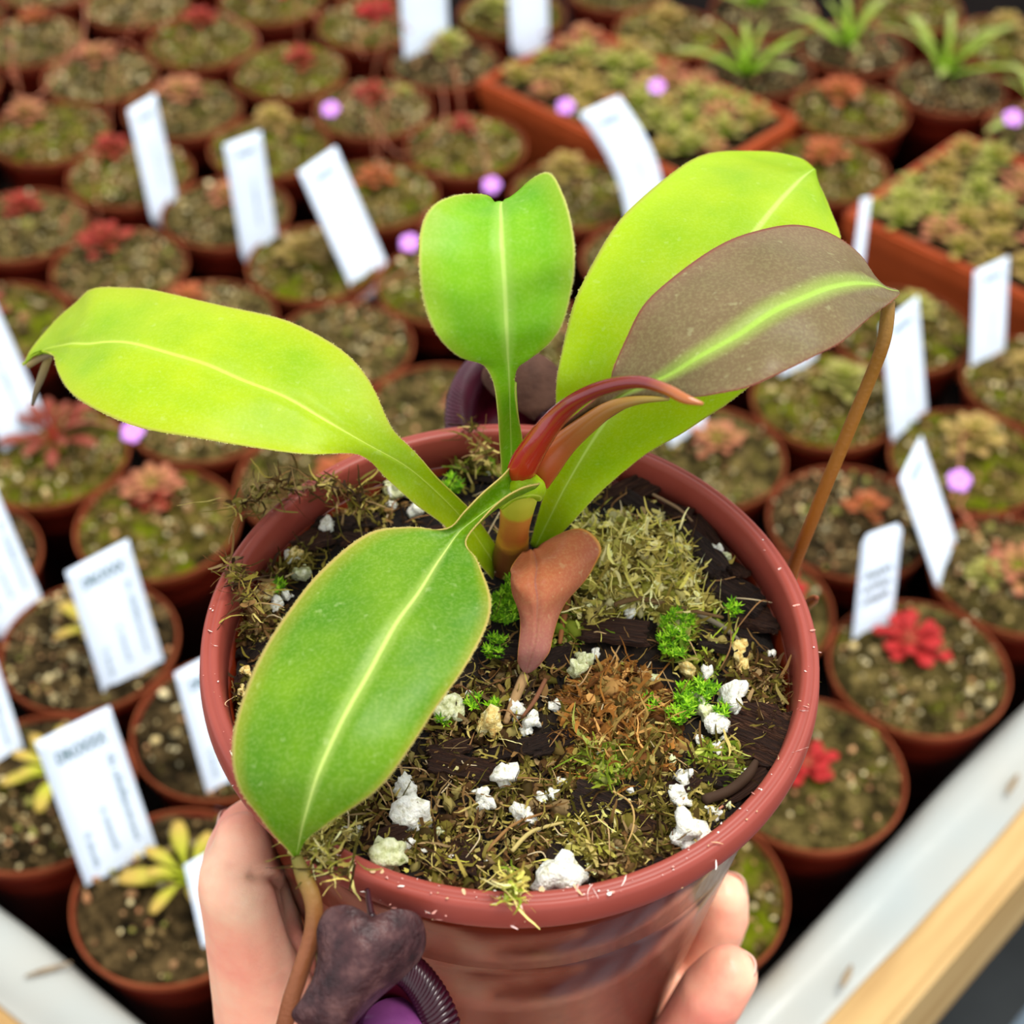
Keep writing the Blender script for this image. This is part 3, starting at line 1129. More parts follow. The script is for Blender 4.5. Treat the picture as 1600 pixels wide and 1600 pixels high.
# second little plants that share a pot
for (i, kind, x, y, sc, lab) in [
    (28, 'smallred', 265, 818, 1.0, 'small red sundew just in front of a pink rosette left of the pot'),
    (45, 'pale', 1540, 942, 1.0, 'bright green sundew beside the pink rosette at the right edge'),
    (12, 'pale', 625, 155, 0.8, 'pale sundew right of the red one near the upper lilac flower'),
    (7, 'pale', 60, 350, 0.5, 'tiny green sundew under the red one at the left edge'),
    (40, 'pale', 1520, 690, 0.9, 'pale sundew pressed against the tan rosette by the flower')]:
    q = onz(x, y, ZS) - P0[i] + P[i]
    r = q - P[i]
    r[2] = 0
    L = math.hypot(r[0], r[1])
    q = P[i] + r * min(1, 0.028 / max(L, 1e-6))
    q[2] = ZS - 0.0006
    tag(sundew(q, kind, sc), lab, 'sundew', 'sundews in the small pots')

# lilac flowers and stalks belonging to the nearest sundew
for (i, x, y, z) in [(12, 517, 172, 0.11), (20, 640, 381, 0.115), (40, 1498, 752, 0.105), (15, 768, 291, 0.10), (26, 208, 676, 0.115), (73 - 16, 1582, 186, 0.13)]:
    flower(PLANTS[i], onz(x, y, z), scale=1.15)
for (i, pts) in [(45, [(1570, 905, 0.08), (1545, 890, 0.095), (1548, 870, 0.11), (1560, 850, 0.12)]),
                 (40, [(1510, 770, 0.08), (1500, 790, 0.09), (1510, 810, 0.09), (1525, 828, 0.088)])]:
    scape(PLANTS[i], [onz(*p) for p in pts], 0.0006, 4)
for (i, pts) in [(5, [(45, 180, 0.08), (20, 150, 0.14), (60, 150, 0.15), (105, 90, 0.15), (110, 40, 0.14)]),
                 (3, [(62, 32, 0.08), (90, 10, 0.13), (130, 0, 0.15), (128, 60, 0.15), (100, 110, 0.14)]),
                 (1, [(320, 30, 0.08), (350, 20, 0.12), (400, 55, 0.13), (395, 80, 0.12), (360, 95, 0.1)]),
                 (11, [(470, 95, 0.08), (500, 40, 0.13), (470, 10, 0.14), (440, 30, 0.13)]),
                 (18, [(600, 30, 0.08), (560, 60, 0.12), (570, 90, 0.12)]),
                 (12, [(570, 160, 0.08), (620, 240, 0.1), (690, 200, 0.12), (690, 130, 0.12)]),
                 (20, [(640, 420, 0.08), (560, 470, 0.09), (545, 500, 0.09)])]:
    scape(PLANTS[i], [onz(*p) for p in pts], 0.00055, 0)

for i, sd in list(PLANTS.items()):
    cx, cy, kind = POTS[i][0], POTS[i][1], POTS[i][3]
    if cy < 480 and kind in ('smallred', 'red', 'orange', 'pink') and rng.random() < 0.75:
        b = np.array(sd.location)
        for k in range(int(rng.integers(1, 3))):
            az = rng.uniform(0, 6.28)
            e = np.array([math.cos(az), math.sin(az), 0])
            L = rng.uniform(0.02, 0.05)
            H = rng.uniform(0.03, 0.075)
            scape(sd, [b + [0, 0, 0.002], b + e * L * 0.2 + [0, 0, H * 0.6], b + e * L * 0.55 + [0, 0, H], b + e * L * 0.9 + [0, 0, H * 0.85]], 0.0005, 2)

# ------------------------------------------------------------------ trays
TZ = 0.085
for k, (a, ln, wd) in enumerate(TRAYS):
    root = empty('planting_tray', (a[0], a[1], 0), math.radians(-44))
    tag(root, ['long orange terracotta tray behind the curved white tag', 'long orange terracotta tray at the right edge, full of sundews'][k], 'tray', 'long trays among the pots')

    def tbox(x0, x1, y0, y1, z0, z1, name, mat='tray', bev=0.002):
        bm = bmesh.new()
        V, F = slab([(x0, y0), (x1, y0), (x1, y1), (x0, y1)], z0, z1)
        vs_ = [bm.verts.new(v) for v in V]
        for f in F:
            bm.faces.new([vs_[i] for i in f])
        bmesh.ops.recalc_face_normals(bm, faces=bm.faces)
        bmesh.ops.bevel(bm, geom=bm.edges[:], offset=bev, segments=2, affect='EDGES')
        me = bpy.data.meshes.new(name)
        bm.to_mesh(me)
        bm.free()
        return obj(name, me, mat, root)
    W = 0.004
    tbox(0, ln, 0.002, W + 0.002, 0.0, 0.07, 'wall')
    tbox(0, ln, wd - W - 0.002, wd - 0.002, 0.0, 0.07, 'wall')
    tbox(0.002, W + 0.002, W, wd - W, 0.0, 0.07, 'wall')
    tbox(ln - W - 0.002, ln - 0.002, W, wd - W, 0.0, 0.07, 'wall')
    tbox(-0.001, ln + 0.001, -0.0015, W, 0.068, TZ, 'rim_band')
    tbox(-0.001, ln + 0.001, wd - W, wd + 0.0015, 0.068, TZ, 'rim_band')
    tbox(-0.001, W, W, wd - W, 0.068, TZ, 'rim_band')
    tbox(ln - W, ln + 0.001, W, wd - W, 0.068, TZ, 'rim_band')
    nx, ny = 60, 30
    V, F = [], []
    for i in range(nx + 1):
        for j in range(ny + 1):
            x, y = 0.003 + (ln - 0.006) * i / nx, 0.003 + (wd - 0.006) * j / ny
            V.append((x, y, TZ - 0.006 + noise.noise(Vector((x * 50, y * 50, k * 9 + 2))) * 0.003 + noise.noise(Vector((x * 180, y * 180, k))) * 0.0015))
    for i in range(nx):
        for j in range(ny):
            q = i * (ny + 1) + j
            F.append((q, q + ny + 1, q + ny + 2, q + 1))
    obj('soil', mesh('soil', V, F), 'soil_dark', root)
    # sundews crowding the tray
    cnt = 0
    pts = []
    for tr in range(4000):
        x, y = rng.uniform(0.013, ln - 0.013), rng.uniform(0.013, wd - 0.013)
        if all(math.hypot(x - p[0], y - p[1]) > 0.0168 for p in pts):
            pts.append((x, y))
    for (x, y) in pts:
        if rng.random() < 0.05:
            continue
        w = a + tE1 * x + tE2 * y
        kd = ['pale', 'pale', 'tan', 'pink', 'tan'][int(rng.integers(5))]
        s = sundew((w[0], w[1], TZ - 0.004), kd, rng.uniform(1.05, 1.5), 13)
        tag(s, {'pale': 'pale green', 'tan': 'tan', 'pink': 'pinkish'}[kd] + (' sundew crowded in the tray behind the curved tag', ' sundew crowded in the tray at the right edge')[k], 'sundew', ('sundews in the tray behind the curved tag', 'sundews in the right edge tray')[k])
        cnt += 1
        if k == 0 and cnt in (3, 6):
            PLANTS['t%d' % cnt] = s
flower(PLANTS['t3'], onz(884, 168, 0.115), scale=1.15)
flower(PLANTS['t6'], onz(1026, 137, 0.115), scale=1.1)

# ------------------------------------------------------------------ plant tags
def text_mesh(body, size):
    cu = bpy.data.curves.new('print', 'FONT')
    cu.body = body
    cu.size = size
    cu.align_x = 'CENTER'
    cu.resolution_u = 2
    cu.offset = 0.03
    o = bpy.data.objects.new('print', cu)
    COL.objects.link(o)
    dg = bpy.context.evaluated_depsgraph_get()
    me = bpy.data.meshes.new_from_object(o.evaluated_get(dg))
    bpy.data.objects.remove(o)
    bpy.data.curves.remove(cu)
    return me


CODE = text_mesh('DROXXX', 1.0)
CODE.materials.clear()
CODE.materials.append(MAT['ink'])


def fine_print(nch):
    """a line of print too small to read: upright strokes"""
    V, F = [], []
    x = 0.0
    for k in range(nch):
        if k in (int(nch * 0.18),):
            x += 0.5
            continue
        h = 1.0 if rng.random() < 0.25 else 0.68
        w = 0.20
        o = len(V)
        V += [(x, 0, 0), (x + w, 0, 0), (x + w, h, 0), (x, h, 0)]
        F.append((o, o + 1, o + 2, o + 3))
        if rng.random() < 0.6:
            o = len(V)
            yy = rng.uniform(0, h - 0.2)
            V += [(x + w, yy, 0), (x + w + 0.22, yy, 0), (x + w + 0.22, yy + 0.18, 0), (x + w, yy + 0.18, 0)]
            F.append((o, o + 1, o + 2, o + 3))
        x += 0.52
    me = mesh('fine_print', V, F, smooth=False)
    me.materials.append(MAT['ink'])
    return me


LINE_A, LINE_B, LINE_C = fine_print(26), fine_print(15), fine_print(12)


def scribble():
    parts = []
    for r in range(3):
        pts = [(-0.36, 0, 0)]
        m = 11
        for k in range(m):
            pts.append((-0.36 + 0.72 * (k + 0.5) / m, (0.09 if k % 2 else -0.07) * rng.uniform(0.5, 1.2), 0))
        V, F, UV = tube([np.array(p) + [0, 0.26 - r * 0.30 + p[0] * 0.05, 0] for p in pts], [0.03] * len(pts), 5, 3, 0.1, up=(0, 0, 1))
        parts.append((V, F))
    V, F, _ = cat(parts)
    me = mesh('handwriting', V, F)
    me.materials.append(MAT['marker'])
    return me


SCRIB = scribble()


def plant_tag(TL, TR, base, label, dy=0.025, zb=0.076, bend=0.0, prints=2, rounded=False, point=0.012):
    TC = ((TL[0] + TR[0]) / 2, (TL[1] + TR[1]) / 2)
    B = onz(base[0], base[1], zb)
    r = ray(*TC)
    t = (B[1] + dy) / r[1]
    T = CAM + r * t
    a, b = onz(TL[0], TL[1], T[2]), onz(TR[0], TR[1], T[2])
    Wv = b - a
    W = np.linalg.norm(Wv)
    xw = Wv / W
    up = T - B
    H = np.linalg.norm(up)
    yu = up / H
    yu = yu - xw * (yu @ xw) * 0.0
    nz = np.cross(xw, yu)
    nz /= np.linalg.norm(nz)
    if nz @ (CAM - B) < 0:
        nz = -nz
    root = bpy.data.objects.new('plant_tag', None)

    def pt(x, y, z=0.0):     # x -.5..5 across, y 0 soil..1 top ; sub soil y<0
        c = bend * (math.sin(min(1, max(0, y)) * math.pi)) * H
        return B + yu * (y * H) + xw * (x * W + c) + nz * z
    ny = 14
    rows = []
    for k in range(ny + 1):
        y = k / ny
        hw = 0.5
        if rounded and y > 0.93:
            hw = 0.5 - 0.12 * ((y - 0.93) / 0.07) ** 2
        rows.append((y, hw))
    rows = [(-point / H, 0.12), (-point / H * 0.4, 0.42)] + rows
    V, F = [], []
    th = 0.0005
    for z in (0, -th):
        for (y, hw) in rows:
            for x in (-hw, -hw * 0.5, 0, hw * 0.5, hw):
                V.append(pt(x, y, z))
    k = len(rows)
    for s in (0, 1):
        for i in range(k - 1):
            for j in range(4):
                q = s * k * 5 + i * 5 + j
                f = (q, q + 1, q + 6, q + 5)
                F.append(f if s == 0 else f[::-1])
    o2 = k * 5
    for i in range(k - 1):
        F.append((i * 5, i * 5 + 5, o2 + i * 5 + 5, o2 + i * 5))
        F.append((i * 5 + 4, o2 + i * 5 + 4, o2 + i * 5 + 9, i * 5 + 9))
    F.append(tuple((k - 1) * 5 + j for j in range(5)) + tuple(o2 + (k - 1) * 5 + j for j in range(4, -1, -1)))
    F.append(tuple(range(4, -1, -1)) + tuple(o2 + j for j in range(5)))
    me = mesh('plant_tag', np.array(V) - B, F)
    me.materials.append(MAT['tag'])
    bm = bmesh.new()
    bm.from_mesh(me)
    bmesh.ops.recalc_face_normals(bm, faces=bm.faces)
    bm.to_mesh(me)
    bm.free()
    o = bpy.data.objects.new('plant_tag', me)
    o.location = B
    COL.objects.link(o)
    tag(o, label, 'plant tag', 'white plant tags')

    def put(me0, name, cx, cy, xs, ys, rot90, size):
        vs0 = np.array([v.co[:] for v in me0.vertices])
        if rot90:
            vs0 = np.stack([vs0[:, 1], -vs0[:, 0], vs0[:, 2]], 1)
        vs0 = vs0 * np.array([xs, ys, 1.0])
        Q = [pt((cx * W + v[0] * size) / W, cy + v[1] * size / H, 0.00025) - B for v in vs0]
        m2 = mesh(name, Q, [tuple(p.vertices) for p in me0.polygons], smooth=False)
        m2.materials.append(me0.materials[0])
        obj(name, m2, None, o)
    if prints == 2:
        put(CODE, 'printed_code', 0.0, 0.82, 1, 1.5, False, W * 0.155)
        put(LINE_A, 'fine_print', 0.27, 0.74, 1, 1, True, H * 0.042)
        put(LINE_B, 'fine_print', -0.02, 0.46, 1, 1, True, H * 0.036)
        put(LINE_C, 'fine_print', -0.32, 0.36, 1, 1, True, H * 0.036)
    elif prints == 1:
        put(CODE, 'printed_code', 0.02, 0.85, 1, 1.3, False, W * 0.11)
        put(LINE_A, 'fine_print', 0.05, 0.62, 1, 1, True, H * 0.03)
    elif prints == 3:
        put(SCRIB, 'handwriting', 0.0, 0.52, 1, 1, False, H * 0.42 if False else W * 0.95)
    return o


plant_tag((200, 172), (243, 146), (258, 328), 'white plant tag at far left, leftmost of the three', prints=1)
plant_tag((350, 226), (408, 204), (407, 390), 'white plant tag in the middle of the far three', prints=1)
plant_tag((467, 268), (525, 228), (580, 436), 'broad slanting white plant tag, rightmost of the far three', prints=1)
plant_tag((622, -62), (694, -88), (668, 88), 'tall white plant tag cut by the top edge, left one', prints=0)
plant_tag((792, -72), (852, -92), (829, 68), 'tall white plant tag cut by the top edge, right one', prints=0)
plant_tag((905, 178), (968, 150), (1015, 360), 'curved white plant tag behind the large right leaf', bend=0.10, prints=1)
plant_tag((1346, 310), (1361, 308), (1342, 405), 'white plant tag seen edge on before the tray', prints=0)
plant_tag((1523, 425), (1577, 400), (1543, 572), 'upright white plant tag in front of the right tray', prints=1)
plant_tag((1378, 508), (1435, 462), (1422, 672), 'white plant tag just right of the tendril top', prints=1)
plant_tag((1407, 748), (1440, 680), (1484, 892), 'sharply slanted white plant tag beside the lilac flower', prints=1)
plant_tag((1349, 838), (1411, 816), (1362, 1000), 'white plant tag with faded handwriting at right', prints=3, rounded=True)
plant_tag((1200, 430), (1258, 400), (1250, 588), 'white plant tag mostly hidden behind the bronze leaf', prints=0)
plant_tag((1015, 545), (1075, 515), (1080, 695), 'white plant tag mostly hidden behind the large right leaf', prints=0)
plant_tag((-85, 505), (-12, 460), (48, 698), 'large white plant tag under the left leaf tip', prints=1)
plant_tag((-88, 805), (-8, 758), (32, 968), 'white plant tag at left edge, above the others there', prints=2)
plant_tag((103, 893), (201, 842), (213, 1070), 'white plant tag printed DROXXX, the farther one', prints=2)
plant_tag((55, 1160), (172, 1103), (196, 1370), 'white plant tag printed DROXXX, the nearer one', prints=2)
plant_tag((273, 1052), (365, 1003), (372, 1228), 'white plant tag half hidden behind the held pot', prints=2)
plant_tag((-115, 1050), (-15, 1000), (-5, 1212), 'white plant tag cut by the left edge, lowest there', prints=2)
plant_tag((288, 1352), (350, 1318), (352, 1480), 'white plant tag hidden behind the thumb', prints=0)

# ------------------------------------------------------------------ the held pot
MP = Matrix(((PU[0], PV[0], PN[0], POT_O[0]), (PU[1], PV[1], PN[1], POT_O[1]), (PU[2], PV[2], PN[2], POT_O[2]), (0, 0, 0, 1)))
HP = -0.128
base_w = pw(0, 0, HP)
big = empty('held_pot', base_w)
tag(big, 'large shiny reddish brown plastic pot held in the hand', 'pot')


def from_pot(V, root):
    V = np.asarray(V, float)
    W = POT_O + V[:, :1] * PU + V[:, 1:2] * PV + V[:, 2:3] * PN
    return W - np.array(root.location)


def body_profile():
    out = [(0.0, HP), (0.0455, HP), (0.0475, HP + 0.002)]
    out += [(body_r(-0.041) - 0.0005, -0.0410), (body_r(-0.040) + 0.0001, -0.0400), (body_r(-0.02), -0.02), (0.0604, -0.0085), (0.0592, -0.0085), (0.0572, -0.04), (0.0475, HP + 0.004), (0.0, HP + 0.003)]
    return out


V, F = lathe(body_profile(), 128, closed=False)
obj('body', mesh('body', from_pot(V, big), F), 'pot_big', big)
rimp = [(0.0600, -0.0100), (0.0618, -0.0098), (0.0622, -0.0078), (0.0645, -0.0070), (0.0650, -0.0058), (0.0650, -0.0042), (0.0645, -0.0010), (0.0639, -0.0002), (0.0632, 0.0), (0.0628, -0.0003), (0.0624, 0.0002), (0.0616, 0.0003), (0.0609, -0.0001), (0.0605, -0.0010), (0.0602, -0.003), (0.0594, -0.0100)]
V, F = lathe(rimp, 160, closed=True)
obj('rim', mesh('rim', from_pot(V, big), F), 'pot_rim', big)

# ------------------------------------------------------------------ potting mix
def soil_h(a, b):
    r = math.hypot(a, b)
    h = -0.0100
    ma, mb = a - 0.028, b - 0.030
    h += 0.0065 * math.exp(-(ma * ma / (2 * 0.014 ** 2) + mb * mb / (2 * 0.013 ** 2)))
    ma, mb = a - 0.020, b + 0.002
    h += 0.003 * math.exp(-(ma * ma + mb * mb) / (2 * 0.013 ** 2))
    h += 0.0025 * math.exp(-(a * a + (b - 0.03) ** 2) / (2 * 0.012 ** 2))
    h += noise.noise(Vector((a * 90, b * 90, 3.3))) * 0.0018 + noise.noise(Vector((a * 260, b * 260, 8.1))) * 0.0010
    if r > 0.050:
        h += 0.002 * min(1, (r - 0.05) / 0.008) * (1 if b < 0 else -0.4)
    return h


def on_soil(x, y, lift=0.0):
    h = -0.01
    for _ in range(4):
        a, b, _h = pl(hp(x, y, h))
        h = soil_h(a, b) + lift
    r = math.hypot(a, b)
    if r > 0.0565:
        a, b = a * 0.0565 / r, b * 0.0565 / r
        h = soil_h(a, b) + lift
    return pw(a, b, h)


mix_root = empty('potting_mix', pw(0, 0, -0.03))
tag(mix_root, 'dark bark and moss potting mix dotted with white perlite', 'potting mix')
SR = 0.0588
V, F = [(0, 0, soil_h(0, 0))], []
rings, seg = 60, 140
for i in range(1, rings + 1):
    r = SR * i / rings
    for j in range(seg):
        an = 2 * math.pi * j / seg
        a, b = r * math.cos(an), r * math.sin(an)
        h = soil_h(a, b) if i < rings else -0.02
        V.append((a, b, h))
for j in range(seg):
    F.append((0, 1 + j, 1 + (j + 1) % seg))
for i in range(rings - 1):
    p_, q_ = 1 + i * seg, 1 + (i + 1) * seg
    for j in range(seg):
        k = (j + 1) % seg
        F.append((p_ + j, q_ + j, q_ + k, p_ + k))
obj('peat', mesh('peat', from_pot(V, mix_root), F), 'peat', mix_root)

MIXL = np.array(mix_root.location)
PXM = 0.335 / FPX      # metres per pixel near the soil

PERL = [(600, 750, 28), (630, 762, 25), (650, 797, 22), (592, 742, 20), (480, 797, 24), (455, 872, 20), (470, 895, 30), (412, 922, 30, 'perlite_y'), (462, 868, 22, 'perlite_y'), (640, 1272, 42), (634, 1232, 28), (627, 1243, 18), (605, 1335, 38), (632, 1320, 22), (873, 1368, 50), (1090, 1310, 44), (1068, 1218, 24), (1060, 1247, 28), (1071, 1234, 18), (1145, 1085, 34), (1120, 1168, 18), (1102, 1050, 18), (1102, 1110, 26, 'perlite_g'), (1118, 1130, 26), (1075, 1045, 20, 'perlite_y'), (1155, 1016, 30, 'perlite_y'), (1160, 1043, 20, 'perlite_y'), (982, 958, 18), (1120, 860, 20), (1136, 870, 18, 'perlite_g'), (903, 1046, 24), (911, 1030, 20, 'perlite_g'), (868, 1103, 16), (698, 1110, 30, 'perlite_g'), (688, 1085, 20, 'perlite_g'), (832, 1125, 24), (764, 1132, 30, 'perlite_y'), (806, 1112, 24), (790, 1212, 34), (818, 1275, 26), (752, 1240, 18), (758, 1256, 20), (690, 1296, 13), (842, 1252, 18), (862, 1242, 16), (930, 1022, 12), (1234, 1020, 12), (1216, 1022, 11), (1050, 1190, 14), (1110, 1266, 14), (1124, 1275, 12), (942, 1180, 14), (762, 735, 20), (875, 1222, 12), (960, 1330, 12), (700, 1340, 12), (905, 1370, 12), (985, 1235, 9), (760, 1345, 12), (940, 1080, 11), (1020, 1060, 12), (540, 1300, 12), (560, 1295, 11), (706, 1060, 10), (735, 1085, 10), (1165, 1205, 10), (1190, 1080, 9), (610, 790, 14), (448, 930, 14), (430, 945, 20), (440, 850, 16, 'perlite_y'), (385, 1050, 14, 'perlite_y'), (372, 1080, 18, 'perlite_y'), (1010, 1135, 9), (905, 1290, 9), (1150, 1110, 12), (1130, 1155, 12), (1092, 1155, 12), (1140, 1260, 10), (1085, 1090, 13, 'perlite_g'), (660, 1330, 10), (845, 1300, 11), (822, 1140, 14)]
perl_mesh = []
for k in range(14):
    Vp, Fp = pebble(1.0, ICO3, 0.5)
    perl_mesh.append((Vp, Fp))
pm_cache = {}
for k, p in enumerate(PERL):
    mt = p[3] if len(p) > 3 else ('perlite' if k % 6 else 'perlite_g')
    key = (k % 14, mt)
    if key not in pm_cache:
        me = mesh('perlite', *perl_mesh[k % 14])
        me.materials.append(MAT[mt])
        pm_cache[key] = me
    o = obj('perlite', pm_cache[key], None, mix_root)
    r = p[2] * PXM * 0.66
    q = on_soil(p[0], p[1], r * 0.75)
    o.location = q - MIXL
    o.scale = (r, r, r)
    o.rotation_euler = tuple(rng.uniform(0, 6.28, 3))

BARK = [(500, 822, 85, 40, -10), (590, 848, 100, 30, 5), (562, 815, 60, 26, 0), (470, 835, 60, 40, 20), (760, 742, 100, 30, -12), (985, 768, 100, 38, 25), (1005, 792, 70, 20, -40), (1062, 800, 50, 26, -30), (1092, 860, 100, 34, -55), (1122, 832, 80, 26, -60), (1150, 925, 90, 56, -30), (1186, 965, 60, 44, -20), (1132, 1002, 70, 40, -15), (1190, 1150, 96, 74, -38), (1080, 1200, 100, 34, -20), (960, 985, 90, 40, -8), (800, 1014, 52, 40, 0), (720, 1198, 84, 32, -8), (795, 1172, 84, 22, 10), (725, 1342, 46, 38, -15), (900, 1345, 26, 60, 0), (1000, 1296, 60, 30, -30), (940, 1262, 80, 40, -20), (700, 1172, 54, 22, 20), (640, 850, 60, 26, 30), (685, 835, 60, 28, 10), (860, 1160, 60, 24, 20), (1045, 1230, 70, 40, 30), (875, 1030, 42, 30, 20), (1160, 1235, 90, 22, 30), (400, 1010, 50, 30, 60), (385, 1060, 44, 24, 80), (720, 720, 50, 18, -30), (1180, 880, 50, 26, -60), (870, 1330, 50, 20, 70), (600, 1310, 60, 22, 10), (1010, 1370, 60, 18, 20)]


def bark_mesh(seed):
    """splintered slab"""
    n, m = 9, 11
    V, F = [], []
    for s in (1, -1):
        for i in range(n):
            x = -0.5 + i / (n - 1)
            for j in range(m):
                y = -0.5 + j / (m - 1)
                e = 0.16 * noise.noise(Vector((j * 2.3, seed, s)))
                xx = x * (1 + (e * 2 if i in (0, n - 1) else 0))
                yy = y * (1 + 0.25 * noise.noise(Vector((i * 0.7, seed, 4))))
                zz = s * 0.16 + 0.10 * noise.noise(Vector((i * 0.5, j * 0.7, seed))) + 0.16 * (s > 0) * noise.noise(Vector((j * 1.9, i * 0.12, seed + 3)))
                V.append((xx, yy, zz))
    N = n * m
    for s in (0, 1):
        for i in range(n - 1):
            for j in range(m - 1):
                q = s * N + i * m + j
                f = (q, q + m, q + m + 1, q + 1)
                F.append(f if s == 0 else f[::-1])
    bd = [i * m for i in range(n)] + [(n - 1) * m + j for j in range(1, m)] + [i * m + m - 1 for i in range(n - 2, -1, -1)] + [j for j in range(m - 2, 0, -1)]
    for k in range(len(bd)):
        a, b = bd[k], bd[(k + 1) % len(bd)]
        F.append((b, a, N + a, N + b))
    return mesh('bark_chip', V, F, smooth=False)


BM_ = []
for k in range(6):
    for mt in ('bark', 'bark_red'):
        me = bark_mesh(k * 3.1 + 1)
        me.materials.append(MAT[mt])
        BM_.append(me)
for k, (x, y, ln, wd, an) in enumerate(BARK):
    o = obj('bark_chip', BM_[(k * 5) % 12], None, mix_root)
    L, W = ln * PXM * 1.1, wd * PXM * 1.25
    q = on_soil(x, y, 0.0012)
    o.location = q - MIXL
    o.scale = (L, W, min(L, W) * 0.62)
    o.rotation_euler = (rng.uniform(-0.35, 0.35), rng.uniform(-0.3, 0.3), math.radians(an))

# shredded sphagnum: every clump one heap of curled strands
PALE = [lin(226, 212, 126), lin(200, 190, 92), lin(240, 228, 160), lin(150, 146, 56), lin(196, 178, 92), lin(120, 104, 44)]
OLIVE = [lin(112, 100, 38), lin(146, 130, 62), lin(84, 76, 26), lin(178, 160, 92), lin(64, 50, 22)]
RUST = [lin(156, 104, 46), lin(128, 82, 34), lin(188, 142, 80), lin(98, 60, 28), lin(136, 110, 56)]
GREEN = [lin(120, 140, 36), lin(150, 164, 50), lin(96, 120, 30), lin(170, 176, 84)]
BROWN = [lin(70, 48, 26), lin(92, 64, 34), lin(50, 34, 20), lin(118, 88, 50), lin(146, 120, 80)]


def strand(q, L, w, col, lift):
    """one curled fibre or small flake lying at q"""
    thin = rng.random() < 0.55
    if thin:
        L, w, n = L * rng.uniform(1.3, 2.4), w * rng.uniform(0.28, 0.5), 8
    else:
        L, w, n = L * rng.uniform(0.5, 0.9), w * 0.9, 5
    d = rng.normal(size=3)
    d[2] *= 0.4
    d /= np.linalg.norm(d)
    P_ = []
    cur = q - d * L * 0.35
    dd = d.copy()
    curl = rng.normal(size=3) * (1.1 if thin else 0.5)
    for k in range(n):
        P_.append(cur.copy())
        dd = dd + curl * 0.35 + rng.normal(size=3) * 0.22
        dd[2] *= 0.85
        dd /= np.linalg.norm(dd)
        cur = cur + dd * L / (n - 1)
    side = np.cross(d, [0, 0, 1]) + rng.normal(size=3) * 0.5
    side /= np.linalg.norm(side)
    V = []
    for k in range(n):
        ww = w * (0.35 + math.sin(math.pi * (0.08 + 0.86 * k / (n - 1))))
        V.append(P_[k] - side * ww)
        V.append(P_[k] + side * ww + np.array([0, 0, rng.uniform(-0.5, 0.5) * w]))
    F = [(2 * k, 2 * k + 1, 2 * k + 3, 2 * k + 2) for k in range(n - 1)]
    c = np.array(col) * np.array([*(np.ones(3) * rng.uniform(0.75, 1.5)), 1])
    return np.array(V), F, np.tile(np.clip(c, 0, 1), (len(V), 1))


def lump(q, r, col):
    """soft irregular core of a moss heap"""
    V, F = pebble(r, ICO2, 0.55)
    c = np.array(col) * np.array([*(np.ones(3) * rng.uniform(0.5, 0.95)), 1])
    return V + q, F, np.tile(np.clip(c, 0, 1), (len(V), 1))


CL = [  # px, py, radius px, strands, colours, heap height
    (1000, 880, 88, 950, PALE, 0.004), (950, 845, 56, 360, PALE, 0.003), (1062, 935, 58, 420, PALE, 0.003), (925, 935, 60, 420, PALE + OLIVE, 0.003),
    (880, 975, 46, 260, OLIVE + GREEN, 0.002), (960, 1108, 86, 850, RUST, 0.004), (1010, 1165, 60, 380, RUST + OLIVE, 0.003), (930, 1170, 70, 420, OLIVE + RUST, 0.002),
    (940, 1192, 42, 240, GREEN, 0.002), (1064, 1255, 66, 380, OLIVE, 0.002), (1120, 1190, 46, 260, GREEN + OLIVE, 0.002), (1190, 1065, 56, 330, OLIVE + BROWN, 0.003),
    (650, 1270, 110, 520, OLIVE + BROWN, 0.002), (770, 1345, 110, 460, OLIVE + BROWN, 0.002), (1010, 1330, 90, 560, OLIVE + BROWN, 0.003), (850, 1250, 90, 420, OLIVE + BROWN, 0.002),
    (740, 1130, 80, 360, OLIVE + BROWN, 0.002), (395, 975, 46, 330, OLIVE + BROWN, 0.003), (400, 900, 40, 230, OLIVE + BROWN, 0.003), (455, 870, 40, 200, OLIVE, 0.002),
    (385, 1090, 36, 190, OLIVE + BROWN, 0.002), (560, 790, 60, 260, OLIVE + BROWN, 0.002), (740, 700, 40, 260, GREEN + OLIVE, 0.006), (920, 1300, 80, 380, OLIVE + PALE, 0.002),
    (1210, 1120, 40, 200, OLIVE + BROWN, 0.002), (505, 1300, 50, 230, OLIVE + PALE, 0.003), (820, 1060, 70, 240, OLIVE + BROWN, 0.001), (1090, 1010, 60, 240, OLIVE + GREEN, 0.002)]
for (x, y, rp, n, cols, hh) in CL:
    parts = []
    for k in range(n):
        rr = rp * math.sqrt(rng.random())
        an = rng.uniform(0, 6.283)
        f = 1 - (rr / rp) ** 2
        q = on_soil(x + rr * math.cos(an), y + rr * math.sin(an) * 0.85, 0.0004 + hh * f * rng.random() ** 0.6)
        if k % 9 == 0:
            parts.append(lump(q - MIXL - PN * 0.0012, rng.uniform(0.0010, 0.0024), cols[int(rng.integers(len(cols)))]))
        parts.append(strand(q - MIXL, rng.uniform(0.0014, 0.0042), rng.uniform(0.0003, 0.00085), cols[int(rng.integers(len(cols)))], 0))
    V, F, C = cat(parts)
    o = obj('sphagnum', mesh('sphagnum', V, F, col=C), 'strand', mix_root)
    o['kind'] = 'stuff'
